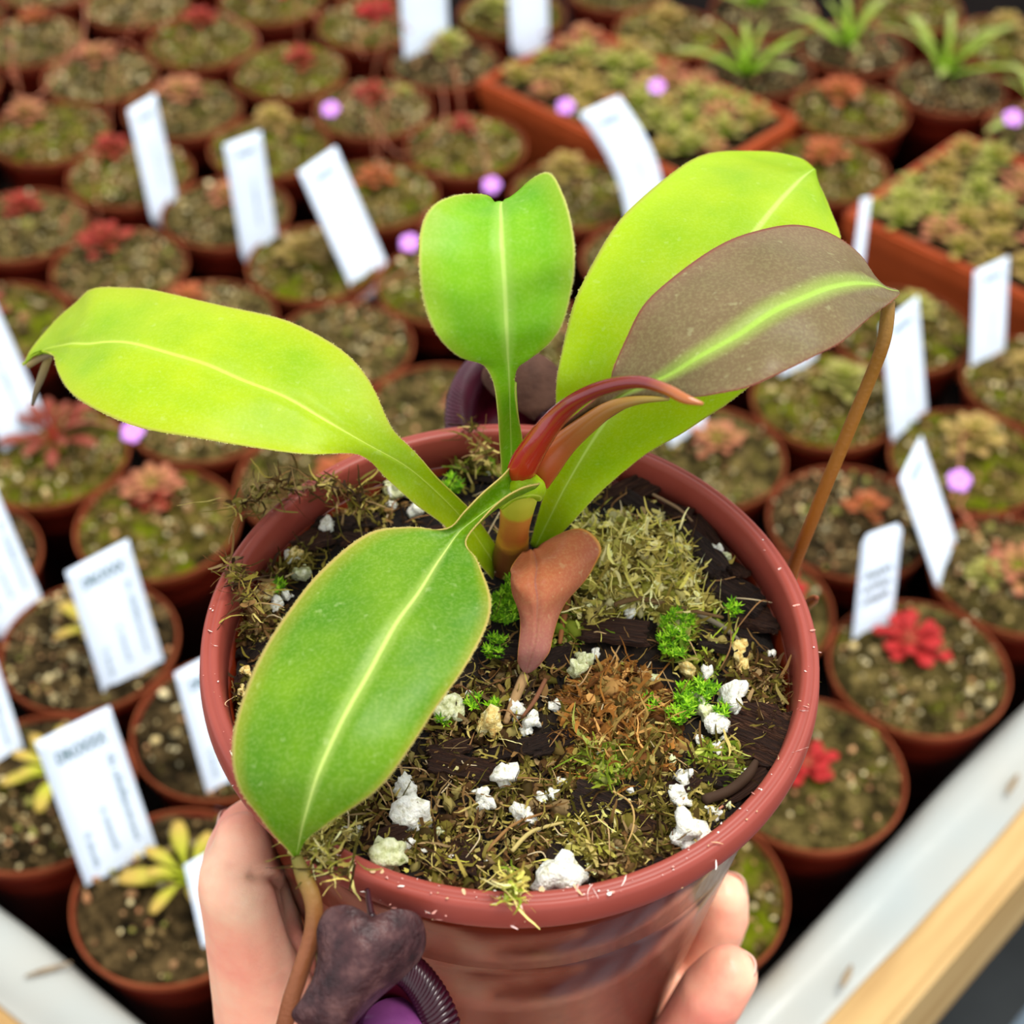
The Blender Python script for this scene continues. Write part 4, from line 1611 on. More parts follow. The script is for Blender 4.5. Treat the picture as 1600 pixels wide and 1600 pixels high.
# loose crumbs over the whole surface
parts = []
for k in range(1300):
    a = rng.uniform(0, 6.283)
    r = 0.0565 * math.sqrt(rng.random())
    A, B = r * math.cos(a), r * math.sin(a)
    cols = BROWN + OLIVE[:2] if rng.random() < 0.85 else PALE + OLIVE
    parts.append(strand(pw(A, B, soil_h(A, B) + 0.0006 + 0.001 * rng.random()) - MIXL, rng.uniform(0.0015, 0.0045), rng.uniform(0.0002, 0.0005), cols[int(rng.integers(len(cols)))], 0))
V, F, C = cat(parts)
o = obj('loose_litter', mesh('loose_litter', V, F, col=C), 'strand', mix_root)
o['kind'] = 'stuff'
# root fibres
parts = []
for k in range(110):
    a = rng.uniform(0, 6.283)
    r = 0.055 * math.sqrt(rng.random())
    A, B = r * math.cos(a), r * math.sin(a)
    q = pw(A, B, soil_h(A, B) + 0.0016) - MIXL
    d = rng.normal(size=3) * [1, 1, 0.25]
    d /= np.linalg.norm(d)
    L = rng.uniform(0.004, 0.014)
    c = rng.normal(size=3) * 0.25 * L
    V, F, UV = tube([q - d * L / 2, q + c * 0.7 + [0, 0, 0.0006], q + d * L / 2], [0.00014, 0.00017, 0.00008], 5, 5)
    cc = [lin(150, 110, 70), lin(190, 156, 110), lin(110, 76, 48), lin(210, 190, 150)][int(rng.integers(4))]
    parts.append((V, F, np.tile(cc, (len(V), 1))))
for pts, w_, cc in [([(960, 945), (1000, 935), (1060, 950), (1130, 965)], 0.0006, lin(110, 84, 54)), ([(1090, 960), (1130, 980), (1165, 1010)], 0.0006, lin(120, 110, 90)), ([(820, 1055), (805, 1090), (790, 1128)], 0.0011, lin(168, 134, 92)), ([(852, 1062), (835, 1095), (815, 1122)], 0.0005, lin(128, 84, 60)), ([(800, 1330), (830, 1300), (880, 1285)], 0.00045, lin(196, 176, 110)), ([(760, 1330), (800, 1290), (850, 1270)], 0.00035, lin(150, 110, 66)), ([(955, 1235), (985, 1255), (990, 1290), (975, 1330)], 0.00022, lin(196, 160, 100)), ([(360, 935), (420, 915), (470, 890)], 0.00025, lin(200, 180, 130)), ([(890, 930), (880, 970), (875, 1005)], 0.0007, lin(150, 96, 56)), ([(1100, 1250), (1140, 1235), (1180, 1215), (1200, 1195)], 0.0012, lin(70, 52, 40)), ([(1065, 740), (1075, 790), (1082, 815)], 0.0004, lin(150, 120, 90)), ([(640, 690), (650, 700), (665, 735)], 0.0002, lin(150, 120, 90)), ([(1135, 1270), (1155, 1275), (1168, 1290)], 0.00025, lin(190, 130, 100))]:
    P_ = [on_soil(x, y, 0.0025) - MIXL for x, y in pts]
    V, F, UV = tube(P_, [w_] * (len(P_) - 1) + [w_ * 0.6], 6, 5)
    parts.append((V, F, np.tile(cc, (len(V), 1))))
V, F, C = cat(parts)
o = obj('root_fibres', mesh('root_fibres', V, F, col=C), 'strand', mix_root)
o['kind'] = 'stuff'
# bright star moss
def star_moss(x, y, rp, n):
    parts = []
    for k in range(n):
        rr = rp * math.sqrt(rng.random())
        an = rng.uniform(0, 6.283)
        q = on_soil(x + rr * math.cos(an), y + rr * math.sin(an), 0.0015 + 0.0025 * rng.random()) - MIXL
        for j in range(8):
            az = j * 0.785 + rng.uniform(-0.2, 0.2)
            el = rng.uniform(0.15, 0.8)
            d = np.array([math.cos(az) * math.cos(el), math.sin(az) * math.cos(el), math.sin(el)])
            L = rng.uniform(0.0010, 0.0019)
            s = np.cross(d, [0, 0, 1])
            s /= np.linalg.norm(s)
            V = [q, q + d * L * 0.45 - s * 0.00022, q + d * L + [0, 0, 0.0001], q + d * L * 0.45 + s * 0.00022]
            c = [lin(120, 176, 20), lin(96, 150, 20), lin(160, 204, 50), lin(76, 124, 24)][int(rng.integers(4))]
            parts.append((np.array(V), [(0, 1, 2, 3)], np.tile(c, (4, 1))))
    V, F, C = cat(parts)
    o = obj('star_moss', mesh('star_moss', V, F, col=C), 'strand', mix_root)
    o['kind'] = 'stuff'


for a in [(788, 950, 26, 60), (800, 920, 18, 30), (775, 1010, 18, 22), (1058, 975, 24, 50), (1052, 1005, 22, 40), (1083, 1085, 24, 44), (1062, 1110, 20, 26), (742, 690, 24, 34), (706, 757, 14, 22), (432, 915, 10, 14), (1144, 952, 12, 12), (1110, 1075, 12, 12), (738, 1095, 12, 12), (770, 1105, 10, 8), (1015, 1095, 14, 12), (1128, 1108, 10, 8), (855, 1395, 8, 5), (895, 850, 14, 12), (696, 1122, 10, 7)]:
    star_moss(*a)

# crumbs stuck to the rim, and scraps of moss draped over it
parts = []
for k in range(150):
    an = rng.choice([rng.normal(-1.75, 0.45), rng.normal(3.4, 0.3), rng.normal(-0.6, 0.5), rng.uniform(0, 6.28)], p=[0.62, 0.12, 0.18, 0.08])
    if rng.random() < 0.75:
        r, h = rng.uniform(0.0608, 0.0640), 0.0003
    else:
        r, h = rng.uniform(0.0649, 0.0652), rng.uniform(-0.006, -0.003)
    if rng.random() < 0.35:
        V, F, _c = strand(np.zeros(3), rng.uniform(0.0008, 0.0018), rng.uniform(0.0002, 0.0004), lin(230, 200, 180), 0)
    else:
        V, F = pebble(rng.uniform(0.00008, 0.00026), ICO1, 0.6)
    V = V * np.array([1.3, 1.0, 0.6]) + (pw(r * math.cos(an), r * math.sin(an), h) - MIXL)
    c = [lin(232, 196, 186), lin(240, 230, 220), lin(206, 170, 130), lin(214, 150, 136)][int(rng.integers(4))]
    parts.append((V, F, np.tile(c, (len(V), 1))))
V, F, C = cat(parts)
o = obj('rim_crumbs', mesh('rim_crumbs', V, F, col=C), 'grit', mix_root)
o['kind'] = 'stuff'
for (cols, n, ptsx) in [(OLIVE + BROWN, 260, [(372, 792), (415, 770), (460, 756), (510, 756), (550, 768), (568, 788)]), (OLIVE + PALE, 170, [(472, 1325), (490, 1315), (520, 1310), (500, 1340), (545, 1362)]), (OLIVE + BROWN, 120, [(366, 885), (378, 910), (386, 950)]), (GREEN + PALE, 60, [(790, 1405), (800, 1385), (810, 1370)]), (OLIVE + BROWN, 60, [(735, 660), (742, 690), (760, 720)])]:
    Pd = crom([np.array([x, y, 0.0]) for x, y in ptsx], 10)
    parts = []
    for k in range(n):
        p_ = Pd[int(rng.integers(len(Pd)))]
        q = hp(p_[0] + rng.normal() * 6, p_[1] + rng.normal() * 6, 0.0012 + 0.0015 * rng.random()) - MIXL
        parts.append(strand(q, rng.uniform(0.002, 0.006), rng.uniform(0.0003, 0.0007), cols[int(rng.integers(len(cols)))], 0))
    V, F, C = cat(parts)
    o = obj('moss_scrap', mesh('moss_scrap', V, F, col=C), 'strand', mix_root)
    o['kind'] = 'stuff'

# ------------------------------------------------------------------ the pitcher plant
plant_base = on_soil(798, 890, -0.002)
plant = empty('pitcher_plant', plant_base)
tag(plant, 'lime green tropical pitcher plant with one bronze leaf in the held pot', 'pitcher plant')
SC = np.array([-1, -0.97, -0.9, -0.8, -0.68, -0.55, -0.42, -0.3, -0.2, -0.12, -0.06, 0, 0.06, 0.12, 0.2, 0.3, 0.42, 0.55, 0.68, 0.8, 0.9, 0.97, 1])


def leaf_surface(st, nseg=5, groove=0.0004, wav=0.0, seed=0.0):
    M = crom([hp(*s[0], s[3]) for s in st], nseg)
    L = crom([hp(*s[1], s[4]) for s in st], nseg)
    R = crom([hp(*s[2], s[5]) for s in st], nseg)
    n = len(M)
    G = np.zeros((n, len(SC), 3))
    for k, s in enumerate(SC):
        G[:, k] = L * (s * (s - 1) / 2) + M * (1 - s * s) + R * (s * (s + 1) / 2)
    du = np.gradient(G, axis=0)
    dv = np.gradient(G, axis=1)
    N = np.cross(dv, du)
    N /= np.linalg.norm(N, axis=2)[:, :, None] + 1e-12
    if N[n // 2, len(SC) // 2] @ (CAM - G[n // 2, len(SC) // 2]) < 0:
        N = -N
    gr = -groove * np.exp(-(SC / 0.07) ** 2) + groove * 0.6 * np.exp(-((np.abs(SC) - 0.16) / 0.09) ** 2)
    w = np.linalg.norm(R - L, axis=1)
    f = np.clip(w / w.max() * 1.6, 0, 1)
    G = G + N * (gr[None, :, None] * f[:, None, None])
    if wav:
        for i in range(n):
            for k, s in enumerate(SC):
                G[i, k] += N[i, k] * wav * noise.noise(Vector((i * 0.16, s * 1.7, seed))) * f[i]
    return G, N


def leaf(name, st, mat, thick=0.0007, label=None, nseg=5, wav=0.0008, seed=0.0, fuzz='fuzz', fz=1.0):
    G, N = leaf_surface(st, nseg, wav=wav, seed=seed)
    n, m = G.shape[:2]
    top = G.reshape(-1, 3)
    # thinner at the margin
    tk = thick * (0.35 + 0.65 * (1 - SC ** 4))
    bot = (G - N * tk[None, :, None]).reshape(-1, 3)
    uv = [((s + 1) / 2, i / (n - 1)) for i in range(n) for s in SC]
    F = []
    o = n * m
    for i in range(n - 1):
        for j in range(m - 1):
            q = i * m + j
            F.append((q, q + 1, q + m + 1, q + m))
            F.append((o + q, o + q + m, o + q + m + 1, o + q + 1))
    for i in range(n - 1):
        F.append((i * m, i * m + m, o + i * m + m, o + i * m))
        a = i * m + m - 1
        F.append((a, o + a, o + a + m, a + m))
    for j in range(m - 1):
        F.append((j, o + j, o + j + 1, j + 1))
        a = (n - 1) * m + j
        F.append((a, a + 1, o + a + 1, o + a))
    V = np.concatenate([top, bot]) - plant_base
    lf = obj(name, mesh(name, V, F, uv + uv), mat, plant)
    if label:
        lf['label'] = label
    if fuzz:
        parts = []
        for e in (0, m - 1):
            for k in range(int(n * 9)):
                i = rng.uniform(0, n - 1.001)
                a = int(i)
                q = G[a, e] + (G[a + 1, e] - G[a, e]) * (i - a)
                outw = G[a, e] - G[a, 1 if e == 0 else m - 2]
                ln = np.linalg.norm(outw)
                if ln < 1e-6:
                    continue
                outw = outw / ln
                d = outw + rng.normal(size=3) * 0.45
                d /= np.linalg.norm(d)
                s = np.cross(d, N[a, e])
                s /= np.linalg.norm(s) + 1e-9
                h = rng.uniform(0.00015, 0.00042) * fz
                parts.append((np.array([q - s * 0.00003, q + s * 0.00003, q + d * h]) - plant_base, [(0, 1, 2)]))
        V, F, _ = cat(parts)
        fo = obj('edge_hairs', mesh('edge_hairs', V, F), fuzz, lf)
        fo['kind'] = 'stuff'
    return lf, G


def st(M, L, R, h, hl=0.0, hr=0.0):
    return (M, L, R, h, h + hl, h + hr)


leafA = [
    st((814, 762), (803, 724), (843, 754), 0.033, 0.004, 0.003), st((796, 772), (785, 744), (815, 762), 0.033, 0.004, 0.004), st((770, 790), (756, 769), (784, 780), 0.032, 0.004, 0.004), st((743, 810), (726, 800), (755, 808), 0.031, 0.003, 0.003),
    st((717, 832), (698, 827), (727, 846), 0.030, 0.001, 0.001), st((690, 868), (642, 824), (746, 876), 0.030), st((655, 922), (575, 834), (765, 928), 0.031, -0.001, -0.001), st((617, 978), (503, 888), (763, 972), 0.0315, -0.003, -0.002), st((580, 1040), (440, 975), (728, 1040), 0.031, -0.004, -0.002),
    st((545, 1105), (390, 1062), (682, 1105), 0.030, -0.005, -0.002), st((515, 1165), (363, 1150), (637, 1173), 0.028, -0.006, -0.002), st((492, 1222), (372, 1225), (585, 1238), 0.024, -0.006, -0.002), st((475, 1280), (412, 1286), (512, 1288), 0.017, -0.004, -0.001), st((467, 1318), (444, 1322), (478, 1314), 0.009, -0.001, 0), st((463, 1338), (460, 1340), (467, 1338), 0.004)]
leafB = [
    st((776, 885), (784, 866), (770, 905), -0.006), st((737, 827), (747, 812), (722, 850), 0.006, 0.001, 0.0), st((706, 792), (721, 784), (690, 817), 0.014, 0.002, -0.001), st((666, 754), (684, 748), (650, 788), 0.021, 0.003, -0.002), st((628, 724), (646, 704), (606, 750), 0.026, 0.002, -0.003),
    st((578, 696), (612, 668), (562, 711), 0.030, 0.001, -0.001), st((520, 662), (580, 600), (490, 709), 0.034, 0.001, -0.001), st((450, 622), (532, 546), (415, 700), 0.037, 0.001, -0.002), st((380, 591), (452, 503), (325, 688), 0.039, 0.0, -0.003), st((310, 563), (362, 479), (235, 672), 0.040, -0.001, -0.003), st((240, 543), (282, 463), (165, 648), 0.039, -0.002, -0.003),
    st((178, 533), (208, 449), (113, 616), 0.036, -0.003, -0.003), st((132, 534), (150, 450), (92, 582), 0.032, -0.003, -0.003), st((103, 537), (116, 471), (84, 557), 0.027, -0.003, -0.002), st((78, 543), (80, 508), (74, 549), 0.021, -0.003, 0), st((52, 556), (48, 546), (57, 552), 0.015, -0.001, 0), st((39, 570), (37, 572), (42, 572), 0.010)]
leafC = [
    st((800, 790), (788, 792), (814, 785), 0.004), st((800, 760), (785, 762), (818, 750), 0.014, 0.002, 0.002), st((799, 700), (783, 705), (816, 690), 0.028, 0.002, 0.002), st((797, 640), (779, 645), (807, 640), 0.043, 0.002, 0.002), st((796, 603), (771, 598), (804, 598), 0.052, 0.001, 0.001), st((795, 578), (756, 571), (813, 570), 0.057), st((794, 558), (720, 560), (840, 553), 0.061),
    st((792, 520), (682, 522), (876, 512), 0.067, 0.001, 0.001), st((790, 470), (661, 467), (893, 452), 0.073, 0.001, 0.002), st((787, 420), (655, 412), (898, 397), 0.078, 0.001, 0.003), st((784, 375), (658, 358), (891, 345), 0.081, 0.001, 0.004), st((783, 342), (676, 322), (879, 303), 0.082, 0.002, 0.005), st((782, 322), (712, 305), (858, 270), 0.081, 0.002, 0.006), st((785, 313), (762, 306), (822, 287), 0.079, 0.001, 0.003), st((789, 330), (774, 325), (803, 322), 0.066)]
leafD = [
    st((836, 856), (828, 850), (852, 856), -0.006), st((862, 802), (845, 790), (888, 822), 0.006, 0.001, 0.0), st((888, 752), (862, 738), (942, 765), 0.016, 0.001, -0.001), st((916, 706), (869, 688), (1000, 717), 0.026, 0.001, -0.004), st((946, 660), (869, 638), (1060, 680), 0.035, 0.001, -0.007), st((985, 610), (872, 585), (1115, 645), 0.043, 0.001, -0.009),
    st((1030, 555), (886, 515), (1168, 606), 0.050, 0.0, -0.010), st((1075, 500), (907, 450), (1218, 560), 0.055, 0.0, -0.010), st((1120, 440), (940, 387), (1268, 500), 0.058, 0.0, -0.009), st((1160, 385), (985, 325), (1302, 440), 0.060, 0.0, -0.008), st((1200, 335), (1045, 275), (1313, 388), 0.060, -0.001, -0.007), st((1235, 295), (1108, 241), (1305, 343), 0.058, -0.002, -0.005), st((1258, 274), (1185, 234), (1287, 300), 0.055, -0.003, -0.003), st((1270, 265), (1248, 247), (1275, 274), 0.052, -0.001, -0.001), st((1274, 264), (1271, 262), (1275, 267), 0.050)]
leafE = [
    st((850, 728), (838, 714), (865, 738), 0.032, 0.003, 0.002), st((886, 688), (872, 672), (902, 692), 0.038, 0.003, 0.002), st((927, 653), (910, 640), (940, 660), 0.046, 0.003, 0.002), st((962, 624), (949, 606), (986, 634), 0.052, 0.001, 0.001), st((1002, 604), (957, 580), (1042, 622), 0.057), st((1050, 582), (975, 535), (1097, 619), 0.061),
    st((1105, 550), (1005, 480), (1152, 610), 0.065, 0, -0.001), st((1160, 515), (1050, 435), (1207, 589), 0.068, -0.001, -0.002), st((1215, 483), (1110, 390), (1262, 562), 0.069, -0.001, -0.003), st((1265, 460), (1177, 361), (1312, 536), 0.069, -0.001, -0.003), st((1305, 446), (1238, 352), (1346, 508), 0.067, -0.002, -0.003), st((1342, 441), (1293, 363), (1374, 485), 0.064, -0.002, -0.003), st((1368, 444), (1343, 398), (1391, 472), 0.060, -0.001, -0.002), st((1390, 452), (1374, 440), (1402, 463), 0.056), st((1405, 455), (1402, 452), (1406, 458), 0.054)]
leafG = [
    st((832, 858), (817, 862), (852, 846), 0.004), st((838, 880), (800, 884), (906, 825), 0.011, -0.001, -0.001), st((837, 905), (795, 900), (939, 856), 0.012, -0.002, -0.003), st((839, 930), (802, 923), (924, 892), 0.010, -0.002, -0.004), st((840, 960), (808, 952), (886, 941), 0.007, -0.002, -0.003), st((838, 990), (812, 985), (865, 990), 0.004, -0.001, -0.002), st((832, 1020), (809, 1022), (858, 1020), 0.001, -0.001, -0.001), st((824, 1044), (809, 1036), (842, 1040), -0.003), st((823, 1052), (817, 1050), (830, 1050), -0.005)]
lA, GA = leaf('leaf', leafA, 'leaf_front', label='broad green leaf bending over the front rim', seed=1)
lB, GB = leaf('leaf', leafB, 'leaf_left', label='long lime leaf reaching to the left', seed=2, fz=1.2)
lC, GC = leaf('leaf', leafC, 'leaf_back', label='upright notched leaf at the back', seed=3)
lD, GD = leaf('leaf', leafD, 'leaf_right', label='large lime leaf at the right, behind the bronze one', seed=4)
lE, GE = leaf('leaf', leafE, 'leaf_brown', label='bronze leaf with glowing green midrib', seed=5, fuzz='fuzz_red')
lG, GG = leaf('old_leaf', leafG, 'leaf_old', label='withered orange brown leaf curling down', seed=6, fuzz=None, thick=0.0009)


def ptube(name, pts, rad, mat, parent=None, seg=12, n=6, flat=1.0):
    V, F, UV = tube(pts, rad, seg, n, flat)
    return obj(name, mesh(name, V - plant_base, F, UV), mat, parent or plant)


def rpx(p, t=0.33):
    return p * t / FPX


# stem of clasping leaf bases
stemP = [hp(790, 915, -0.016), hp(796, 880, -0.006), hp(800, 850, 0.002), hp(803, 828, 0.008), hp(806, 808, 0.013), hp(809, 788, 0.019), hp(812, 768, 0.025), hp(817, 748, 0.031)]
ptube('stem', stemP, [rpx(30), rpx(30), rpx(27), rpx(24), rpx(25), rpx(27), rpx(29), rpx(22)], 'stem', seg=16, n=6)
# new leaf, still rolled
ptube('new_leaf', [hp(812, 752, 0.032), hp(818, 728, 0.037), hp(842, 688, 0.045), hp(872, 650, 0.052), hp(908, 621, 0.059), hp(952, 603, 0.064), hp(1000, 597, 0.068), hp(1040, 608, 0.070), hp(1070, 623, 0.071), hp(1098, 631, 0.071)],
      [rpx(20, .3), rpx(24, .3), rpx(20, .3), rpx(16, .3), rpx(13, .29), rpx(12, .28), rpx(10, .28), rpx(9, .28), rpx(8, .28), rpx(3, .28)], 'newleaf')['label'] = 'glossy dark red rolled new leaf'
ptube('petiole', [hp(836, 748, 0.029), hp(852, 722, 0.034), hp(885, 690, 0.040), hp(925, 657, 0.047), hp(960, 635, 0.052), hp(1000, 625, 0.055), hp(1045, 623, 0.0565)],
      [rpx(24), rpx(26), rpx(18), rpx(14), rpx(10), rpx(6), rpx(3)], 'petiole_red', lE)
# collar of leaf A
ptube('collar', [hp(783, 790, 0.026), hp(800, 768, 0.031), hp(822, 758, 0.0335), hp(838, 764, 0.031), hp(842, 778, 0.027)], [rpx(7), rpx(15), rpx(19), rpx(15), rpx(6)], 'leaf_left', lA)
# tendrils
tA = [GA[-1, 11], at(474, 1368, 0.2795), at(487, 1400, 0.279), at(491, 1430, 0.279), at(485, 1470, 0.280), at(467, 1525, 0.281), at(450, 1580, 0.283), at(442, 1640, 0.287), at(470, 1715, 0.292), at(540, 1765, 0.296), at(590, 1760, 0.298)]
tA = [np.asarray(q) for q in tA]
ptube('tendril', tA, [rpx(9, .28), rpx(13, .28), rpx(14, .28), rpx(14, .28), rpx(14, .28), rpx(14, .28), rpx(14, .28), rpx(14, .28), rpx(13, .28), rpx(13, .28), rpx(14, .28)], 'tendril', lA)
ptube('tendril', [hp(1388, 470, 0.054), hp(1386, 500, 0.051), hp(1379, 540, 0.046), hp(1358, 595, 0.037), hp(1325, 675, 0.024), hp(1292, 755, 0.010), hp(1264, 825, -0.004), hp(1242, 880, -0.018), hp(1230, 930, -0.033), hp(1236, 962, -0.043), hp(1252, 960, -0.040), hp(1264, 944, -0.032)],
      [rpx(10), rpx(11), rpx(10.5), rpx(10.5), rpx(11), rpx(11), rpx(11), rpx(11.5), rpx(10), rpx(8), rpx(7), rpx(7)], 'tendril_r', lE)
ptube('pitcher_bud', [hp(1262, 945, -0.032), hp(1270, 938, -0.026), hp(1276, 934, -0.022)], [rpx(8), rpx(9), rpx(4)], 'tendril_r', plant)
ptube('dry_tendril', [hp(44, 572, 0.011), hp(62, 560, 0.014), hp(85, 550, 0.018), hp(98, 545, 0.02)], [rpx(5), rpx(6), rpx(6), rpx(5)], 'dry', lB, 8, 4)
ptube('dry_tendril', [hp(76, 558, 0.014), hp(66, 585, 0.010), hp(56, 612, 0.006), hp(51, 632, 0.002)], [rpx(7), rpx(7), rpx(5), rpx(3)], 'dry', lB, 8, 4)


# pitchers
def frame_of(axis, hint):
    w = np.asarray(axis, float)
    w /= np.linalg.norm(w)
    u_ = np.asarray(hint, float) - w * (np.asarray(hint) @ w)
    u_ /= np.linalg.norm(u_)
    return u_, np.cross(w, u_), w


def pitcher(name, mouth, axis, hint, rx, ry, flare, ribs, path, prad, mats, label):
    """mouth ring with ribbed lip, hanging body; lid added by the caller"""
    u_, v_, w_ = frame_of(axis, hint)
    V, F, UV = tube(path, prad, 28, 8)
    pit = obj(name, mesh(name, V - plant_base, F, UV), mats[0], plant)
    pit['label'] = label
    n, m = ribs * 6, 14
    V, F = [], []
    for i in range(n):
        th = 2 * math.pi * i / n
        rib = 0.00016 * math.cos(ribs * th)
        er = u_ * math.cos(th) * rx + v_ * math.sin(th) * ry
        e = er / np.linalg.norm(er)
        for j in range(m):
            ph = math.pi * (-0.12 + 1.24 * j / (m - 1))
            c = mouth + er + e * (flare * 0.5)
            V.append(c - e * math.cos(ph) * (flare * 0.5 + rib) + w_ * (math.sin(ph) * (flare * 0.42 + rib * 1.5)))
    for i in range(n):
        k = (i + 1) % n
        for j in range(m - 1):
            F.append((i * m + j, k * m + j, k * m + j + 1, i * m + j + 1))
    po = obj('peristome', mesh('peristome', np.array(V) - plant_base, F), mats[1], pit)
    sm = po.modifiers.new('thickness', 'SOLIDIFY')
    sm.thickness = 0.0004
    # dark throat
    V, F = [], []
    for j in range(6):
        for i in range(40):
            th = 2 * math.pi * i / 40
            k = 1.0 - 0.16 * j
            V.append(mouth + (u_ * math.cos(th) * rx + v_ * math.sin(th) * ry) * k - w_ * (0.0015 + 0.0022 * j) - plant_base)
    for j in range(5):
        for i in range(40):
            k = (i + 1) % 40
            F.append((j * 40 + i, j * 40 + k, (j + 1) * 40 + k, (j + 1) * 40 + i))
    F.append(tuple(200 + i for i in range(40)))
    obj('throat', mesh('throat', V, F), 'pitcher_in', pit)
    return pit


def lid_surface(st_, thick=0.0009):
    """rows of (L, M, R) given as pixel + distance from the eye"""
    M = crom([at(*s[0]) for s in st_], 5)
    L = crom([at(*s[1]) for s in st_], 5)
    R = crom([at(*s[2]) for s in st_], 5)
    n = len(M)
    G = np.zeros((n, len(SC), 3))
    for k, s in enumerate(SC):
        G[:, k] = L * (s * (s - 1) / 2) + M * (1 - s * s) + R * (s * (s + 1) / 2)
    m = len(SC)
    N = np.cross(np.gradient(G, axis=1), np.gradient(G, axis=0))
    N /= np.linalg.norm(N, axis=2)[:, :, None] + 1e-12
    if N[n // 2, m // 2] @ (CAM - G[n // 2, m // 2]) < 0:
        N = -N
    V = np.concatenate([G.reshape(-1, 3), (G - N * thick).reshape(-1, 3)]) - plant_base
    F = []
    o = n * m
    for i in range(n - 1):
        for j in range(m - 1):
            q = i * m + j
            F.append((q, q + 1, q + m + 1, q + m))
            F.append((o + q, o + q + m, o + q + m + 1, o + q + 1))
        F.append((i * m, i * m + m, o + i * m + m, o + i * m))
        a = i * m + m - 1
        F.append((a, o + a, o + a + m, a + m))
    for j in range(m - 1):
        F.append((j, o + j, o + j + 1, j + 1))
        a = (n - 1) * m + j
        F.append((a, a + 1, o + a + 1, o + a))
    return V, F


# front pitcher
mouth = at(612, 1640, 0.288)
axis = np.array([0.25, -0.55, 0.8])
pit1 = pitcher('pitcher', mouth, axis, np.array([1.0, 0.2, 0]), 0.0068, 0.0130, 0.0066, 110,
               [at(626, 1612, 0.288), at(615, 1640, 0.292), at(605, 1690, 0.297), at(598, 1740, 0.300), at(590, 1770, 0.301)], [0.0072, 0.0092, 0.0105, 0.0080, 0.0030], ('pitcher', 'peristome'), 'purple pitcher with dark lid in front of the pot')
lid1 = [((582, 1432, 0.272), (578, 1430, 0.272), (586, 1431, 0.272)), ((580, 1440, 0.2705), (545, 1414, 0.2725), (620, 1420, 0.2735)), ((577, 1458, 0.269), (512, 1420, 0.2735), (655, 1430, 0.2755)), ((572, 1480, 0.268), (495, 1450, 0.2745), (666, 1466, 0.277)), ((563, 1508, 0.2675), (496, 1490, 0.2745), (657, 1498, 0.2775)), ((553, 1535, 0.2675), (489, 1525, 0.274), (628, 1530, 0.277)), ((543, 1560, 0.268), (472, 1558, 0.274), (590, 1562, 0.276)), ((532, 1585, 0.269), (455, 1585, 0.2745), (565, 1588, 0.2755)), ((522, 1606, 0.270), (470, 1605, 0.2745), (548, 1606, 0.2745)), ((512, 1622, 0.272), (490, 1622, 0.274), (530, 1620, 0.274))]
V, F = lid_surface(lid1)
obj('lid', mesh('lid', V, F), 'lid', pit1)['label'] = 'heart shaped dark purple pitcher lid'
ptube('spur', [at(574, 1390, 0.280), at(577, 1412, 0.277), at(581, 1434, 0.2735)], [rpx(4, .28), rpx(5, .28), rpx(6, .28)], 'peristome', pit1, 8, 4)
# rear pitcher, behind the pot
mouth = at(792, 655, 0.386)
pit2 = pitcher('pitcher', mouth, np.array([-0.15, -0.80, 0.45]), np.array([1.0, 0, 0]), 0.0085, 0.0120, 0.0070, 120,
               [at(792, 655, 0.390), at(795, 700, 0.402), at(798, 760, 0.412), at(800, 820, 0.418)], [0.0100, 0.0120, 0.0115, 0.004], ('pitcher_in', 'peristome_b'), 'maroon pitcher hanging behind the far rim')
lid2 = [((800, 545, 0.374), (795, 545, 0.374), (806, 545, 0.374)), ((806, 560, 0.372), (765, 560, 0.374), (850, 556, 0.374)), ((814, 585, 0.371), (752, 590, 0.375), (876, 580, 0.375)), ((822, 610, 0.371), (768, 615, 0.375), (881, 606, 0.375)), ((829, 632, 0.3715), (792, 634, 0.374), (872, 630, 0.374)), ((832, 645, 0.372), (815, 645, 0.373), (850, 643, 0.373)), ((833, 657, 0.373), (831, 656, 0.373), (835, 656, 0.373))]
V, F = lid_surface(lid2)
obj('lid', mesh('lid', V, F), 'lid_b', pit2)
tC = [GC[-1, 11], hp(790, 370, 0.060), hp(795, 480, 0.035), hp(800, 560, 0.010), at(812, 640, 0.405), at(815, 740, 0.425), at(800, 822, 0.42)]
ptube('tendril', tC, [rpx(8), rpx(8), rpx(8), rpx(8), rpx(8, .4), rpx(8, .4), rpx(8, .4)], 'tendril', lC, 8, 6)

# ------------------------------------------------------------------ the hand
def chain_px(L):
    return [(hp(x, y, h), r) for (x, y, h, r) in L]


def outside(q, r, gap=0.0002):
    a, b, h = pl(q)
    if h < HP:
        return q
    rho = math.hypot(a, b)
    need = body_r(h) + r + gap
    if rho < need:
        k = need / max(rho, 1e-6)
        return pw(a * k, b * k, h)
    return q


hand_chains = []
thumb = [(540, 1880, -0.150, 0.0200), (480, 1760, -0.132, 0.0175), (430, 1640, -0.108, 0.0140), (402, 1530, -0.083, 0.0112), (386, 1440, -0.062, 0.0100), (384, 1375, -0.048, 0.0096), (412, 1324, -0.055, 0.0080), (440, 1288, -0.061, 0.0066), (456, 1270, -0.066, 0.0050)]
hand_chains.append([(outside(hp(x, y, h), r), r) for (x, y, h, r) in thumb])


def finger(tip, prev, tipr, rads, push=True):
    return None


def pf_chain(L):
    return [(outside(pw(a, b, h), r), r) for (a, b, h, r) in L]


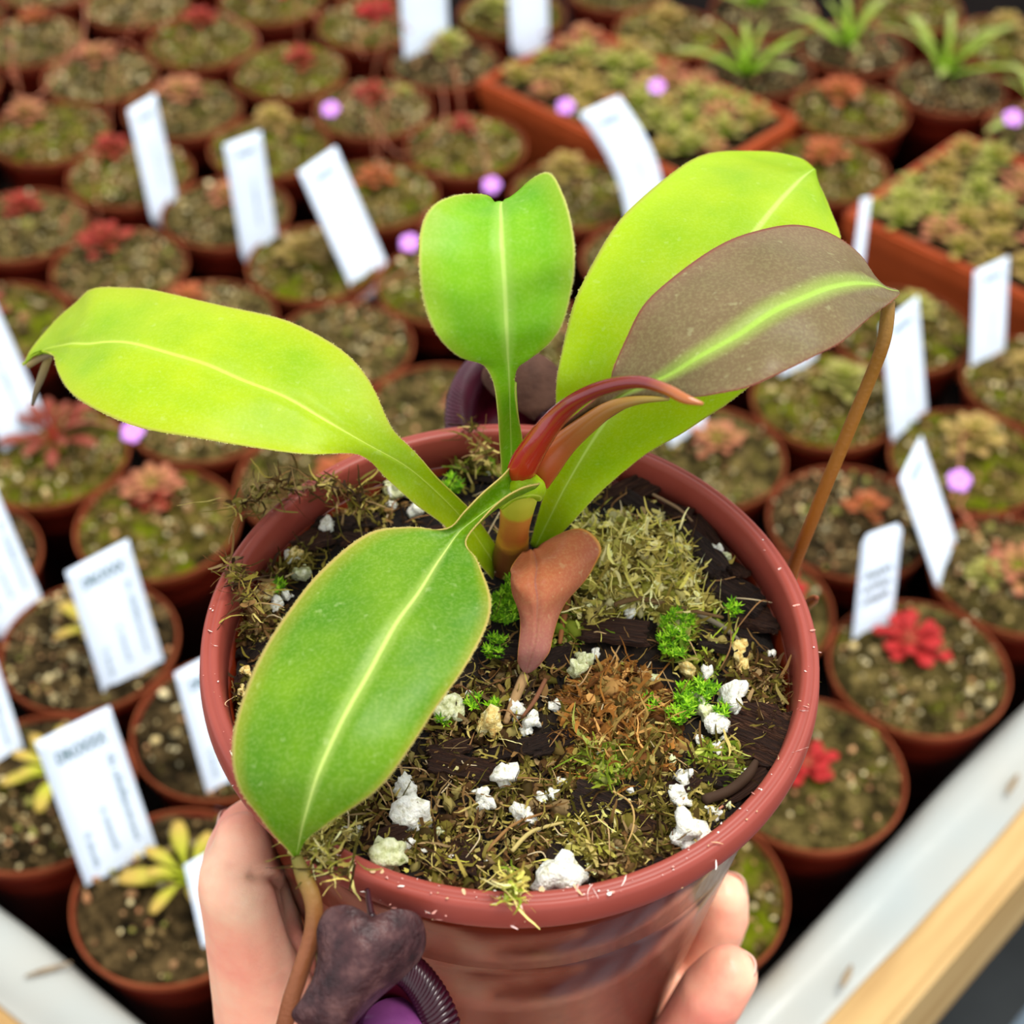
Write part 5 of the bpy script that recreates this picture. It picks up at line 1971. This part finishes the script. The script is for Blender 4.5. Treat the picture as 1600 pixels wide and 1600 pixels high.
def tip_on(px, py, r, lo=-0.135, hi=-0.02):
    """deepest place on the pixel's ray where a fingertip of radius r rests against the pot side, beyond the outline"""
    best = None
    for h in np.linspace(hi, lo, 240):
        a, b, hh = pl(hp(px, py, h))
        e = math.hypot(a, b) - (body_r(h) + r - 0.001)
        if best is None or e < best[0]:
            best = (e, h)
    # walk deeper from the closest place until it clears
    for h in np.linspace(best[1], lo, 240):
        a, b, hh = pl(hp(px, py, h))
        e = math.hypot(a, b) - (body_r(h) + r - 0.001)
        if e >= 0:
            return np.array([a, b, h])
    a, b, hh = pl(hp(px, py, lo))
    return np.array([a, b, lo])


tipI = tip_on(1122, 1415, 0.0082)
tipM = tip_on(1128, 1535, 0.0088)
tipR = tip_on(1046, 1588, 0.0084)


def chain_from_tip(t, kx, ky, kz, rr, palm):
    a, b, h = t
    k = (body_r(HP) + 0.75 * rr * 1.06) / math.hypot(a, b - 0.005)
    return [palm, (a - 0.052, b - 0.022 + ky, HP - 0.016, rr * 1.12), (a - 0.026, b - 0.012 + ky * 0.6, HP - 0.0118, rr * 1.08), (a * k, (b - 0.005) * k, HP - 0.75 * rr * 1.06, rr * 1.05), (a - 0.002, b - 0.001, h - 0.004, rr), (a + 0.0012, b + 0.001, h + 0.0018, rr * 0.88)]


hand_chains.append(pf_chain(chain_from_tip(tipI, 0, 0.0, 0, 0.0082, (-0.022, -0.010, HP - 0.020, 0.0115))))
hand_chains.append(pf_chain(chain_from_tip(tipM, 0, 0.0, 0, 0.0088, (-0.018, -0.034, HP - 0.022, 0.0118))))
hand_chains.append(pf_chain(chain_from_tip(tipR, 0, 0.0, 0, 0.0084, (-0.014, -0.056, HP - 0.023, 0.0112))))
hand_chains.append(pf_chain([(-0.012, -0.074, HP - 0.024, 0.0100), (0.004, -0.082, HP - 0.018, 0.0080), (0.020, -0.080, HP - 0.010, 0.0075), (0.030, -0.076, HP + 0.002, 0.0070), (0.034, -0.073, HP + 0.010, 0.0060)]))
# palm and wrist
for q in [[(-0.022, -0.010, -0.020, 0.0115), (-0.018, -0.034, -0.022, 0.0118), (-0.014, -0.056, -0.023, 0.0112), (-0.012, -0.074, -0.024, 0.0100)],
          [(-0.040, -0.030, -0.022, 0.0130), (-0.038, -0.050, -0.024, 0.0130), (-0.034, -0.068, -0.026, 0.0120), (-0.030, -0.084, -0.026, 0.0105)],
          [(-0.052, -0.050, -0.022, 0.0140), (-0.050, -0.072, -0.028, 0.0140), (-0.046, -0.092, -0.030, 0.0120)],
          [(-0.060, -0.075, -0.028, 0.0160), (-0.060, -0.100, -0.036, 0.0150), (-0.058, -0.115, -0.038, 0.014)],
          [(-0.066, -0.105, -0.036, 0.0190), (-0.074, -0.150, -0.046, 0.0200), (-0.090, -0.230, -0.060, 0.0230), (-0.105, -0.320, -0.075, 0.0270)],
          [(-0.048, -0.105, -0.040, 0.0170), (-0.056, -0.150, -0.050, 0.0190), (-0.070, -0.230, -0.064, 0.0230), (-0.085, -0.320, -0.080, 0.0270)],
          [(-0.022, -0.010, -0.020, 0.0115), (-0.040, -0.030, -0.022, 0.0130), (-0.052, -0.050, -0.022, 0.0140), (-0.060, -0.075, -0.028, 0.016), (-0.066, -0.105, -0.036, 0.019)],
          [(-0.018, -0.034, -0.022, 0.0118), (-0.038, -0.050, -0.024, 0.0130), (-0.050, -0.072, -0.028, 0.0140), (-0.060, -0.100, -0.036, 0.015)],
          [(-0.014, -0.056, -0.023, 0.0112), (-0.034, -0.068, -0.026, 0.0120), (-0.046, -0.092, -0.030, 0.012), (-0.058, -0.115, -0.038, 0.014)],
          [(-0.012, -0.074, -0.024, 0.0100), (-0.030, -0.084, -0.026, 0.0105), (-0.046, -0.092, -0.030, 0.012)]]:
    hand_chains.append([(pw(a, b, HP + h), r) for (a, b, h, r) in q])
# ball of the thumb and web, against the pot's left front
hand_chains.append([(outside(hp(x, y, h), r), r) for (x, y, h, r) in [(440, 1640, -0.112, 0.014), (470, 1560, -0.100, 0.0125), (486, 1490, -0.086, 0.0105), (476, 1440, -0.076, 0.0090)]])
hand_chains.append([(pw(-0.908 * (body_r(h) + r - 0.0007), -0.418 * (body_r(h) + r - 0.0007), h), r) for (h, r) in ((-0.098, 0.0110), (-0.085, 0.0102), (-0.072, 0.0095), (-0.060, 0.0088), (-0.048, 0.0078), (-0.040, 0.0064))])
a0 = pl(hand_chains[0][1][0])
hand_chains.append([hand_chains[0][1], (pw(-0.052, -0.050, HP - 0.022), 0.015)])
hand_chains.append([hand_chains[0][0], (pw(-0.060, -0.075, HP - 0.028), 0.016)])
hand_chains.append([hand_chains[-4][0], (pw(-0.045, -0.040, HP - 0.018), 0.013)])

parts = []
for ch in hand_chains:
    for (q0, r0), (q1, r1) in zip(ch[:-1], ch[1:]):
        d = np.linalg.norm(np.asarray(q1) - q0)
        n = max(2, int(d / 0.0022))
        for k in range(n + 1):
            t = k / n
            parts.append((ICO2[0] * (r0 + (r1 - r0) * t) + (np.asarray(q0) + (np.asarray(q1) - q0) * t), ICO2[1]))
V, F, _ = cat(parts)
hroot = np.asarray(pw(-0.060, -0.075, HP - 0.028))
raw = bpy.data.objects.new('hand_raw', mesh('hand_raw', V - hroot, F))
COL.objects.link(raw)
rm = raw.modifiers.new('remesh', 'REMESH')
rm.mode = 'VOXEL'
rm.voxel_size = 0.0011
sm = raw.modifiers.new('smooth', 'SMOOTH')
sm.factor = 0.5
sm.iterations = 14
dg = bpy.context.evaluated_depsgraph_get()
hme = bpy.data.meshes.new_from_object(raw.evaluated_get(dg))
bpy.data.objects.remove(raw)
hme.name = 'hand'
# skin creases: shallow furrows where the joints fold
nv = len(hme.vertices)
co = np.zeros(nv * 3)
hme.vertices.foreach_get('co', co)
co = co.reshape(-1, 3)
no = np.zeros(nv * 3)
hme.vertices.foreach_get('normal', no)
no = no.reshape(-1, 3)
W = co + hroot
dd = W - CAM
zz = dd @ CF
px = 800 + FPX * (dd @ CX) / zz
py = 800 - FPX * (dd @ CU) / zz
for pts, dep, wd in [([(398, 1366), (420, 1368), (440, 1376)], 0.0011, 8), ([(318, 1372), (350, 1368), (398, 1366)], 0.0004, 6), ([(438, 1376), (452, 1430), (470, 1478), (500, 1525)], 0.0016, 8), ([(360, 1352), (400, 1348)], 0.0003, 5), ([(420, 1540), (470, 1500)], 0.0004, 6), ([(390, 1545), (450, 1520)], 0.0003, 6), ([(375, 1560), (440, 1580)], 0.0003, 6)]:
    poly = crom([np.array([x, y, 0.0]) for x, y in pts], 14)[:, :2]
    D = np.full(nv, 1e9)
    for p in poly:
        D = np.minimum(D, np.hypot(px - p[0], py - p[1]))
    f = np.exp(-(D / wd) ** 2) * ((no * -dd).sum(1) > 0)
    co = co - no * (dep * f)[:, None]
hme.vertices.foreach_set('co', co.ravel())
hme.polygons.foreach_set('use_smooth', [True] * len(hme.polygons))
hme.update()
hand = bpy.data.objects.new('hand', hme)
hme.materials.clear()
hme.materials.append(MAT['skin'])
hand.location = hroot
COL.objects.link(hand)
tag(hand, 'bare left hand cupping the brown pot from below', 'hand')


def nail(tip, direction, outward, ln, wd, name='fingernail'):
    d = np.asarray(direction, float)
    d /= np.linalg.norm(d)
    o_ = np.asarray(outward, float)
    o_ = o_ - d * (o_ @ d)
    o_ /= np.linalg.norm(o_)
    s = np.cross(d, o_)
    V, F = [], []
    n, m = 9, 9
    for z in (0.0, -0.0005):
        for i in range(n):
            y = -1 + 2 * i / (n - 1)
            for j in range(m):
                x = -1 + 2 * j / (m - 1)
                w = wd * (1 - 0.18 * abs(y) ** 3)
                V.append(tip + d * (y * ln * (1 - 0.12 * x * x * (y > 0))) + s * (x * w) + o_ * (z - 0.45 * wd * x * x - 0.18 * ln * max(0, y) ** 2))
    N = n * m
    for i in range(n - 1):
        for j in range(m - 1):
            q = i * m + j
            F.append((q, q + 1, q + m + 1, q + m))
            F.append((N + q, N + q + m, N + q + m + 1, N + q + 1))
    bd = [i * m for i in range(n)] + [(n - 1) * m + j for j in range(1, m)] + [i * m + m - 1 for i in range(n - 2, -1, -1)] + [j for j in range(m - 2, 0, -1)]
    for k in range(len(bd)):
        a, b = bd[k], bd[(k + 1) % len(bd)]
        F.append((b, a, N + a, N + b))
    obj(name, mesh(name, np.array(V) - hroot, F), 'nail', hand)


for ci, r in ((1, 0.0082), (2, 0.0088), (3, 0.0084)):
    ch = hand_chains[ci]
    t, p_ = np.asarray(ch[-1][0]), np.asarray(ch[-3][0])
    d = t - p_
    a, b, h = pl(t)
    out = PU * a + PV * b + PV * 0.045
    nail(t + out / np.linalg.norm(out) * r * 0.76 - d / np.linalg.norm(d) * 0.0005, d, out, 0.0046, 0.0046)
ch = hand_chains[0]
t, p_ = np.asarray(ch[-2][0]), np.asarray(ch[-4][0])
d = t - p_
a, b, h = pl(t)
out = PU * a + PV * b - PN * 0.03
nail(t + out / np.linalg.norm(out) * 0.0066, d, out, 0.0060, 0.0050, 'thumbnail')
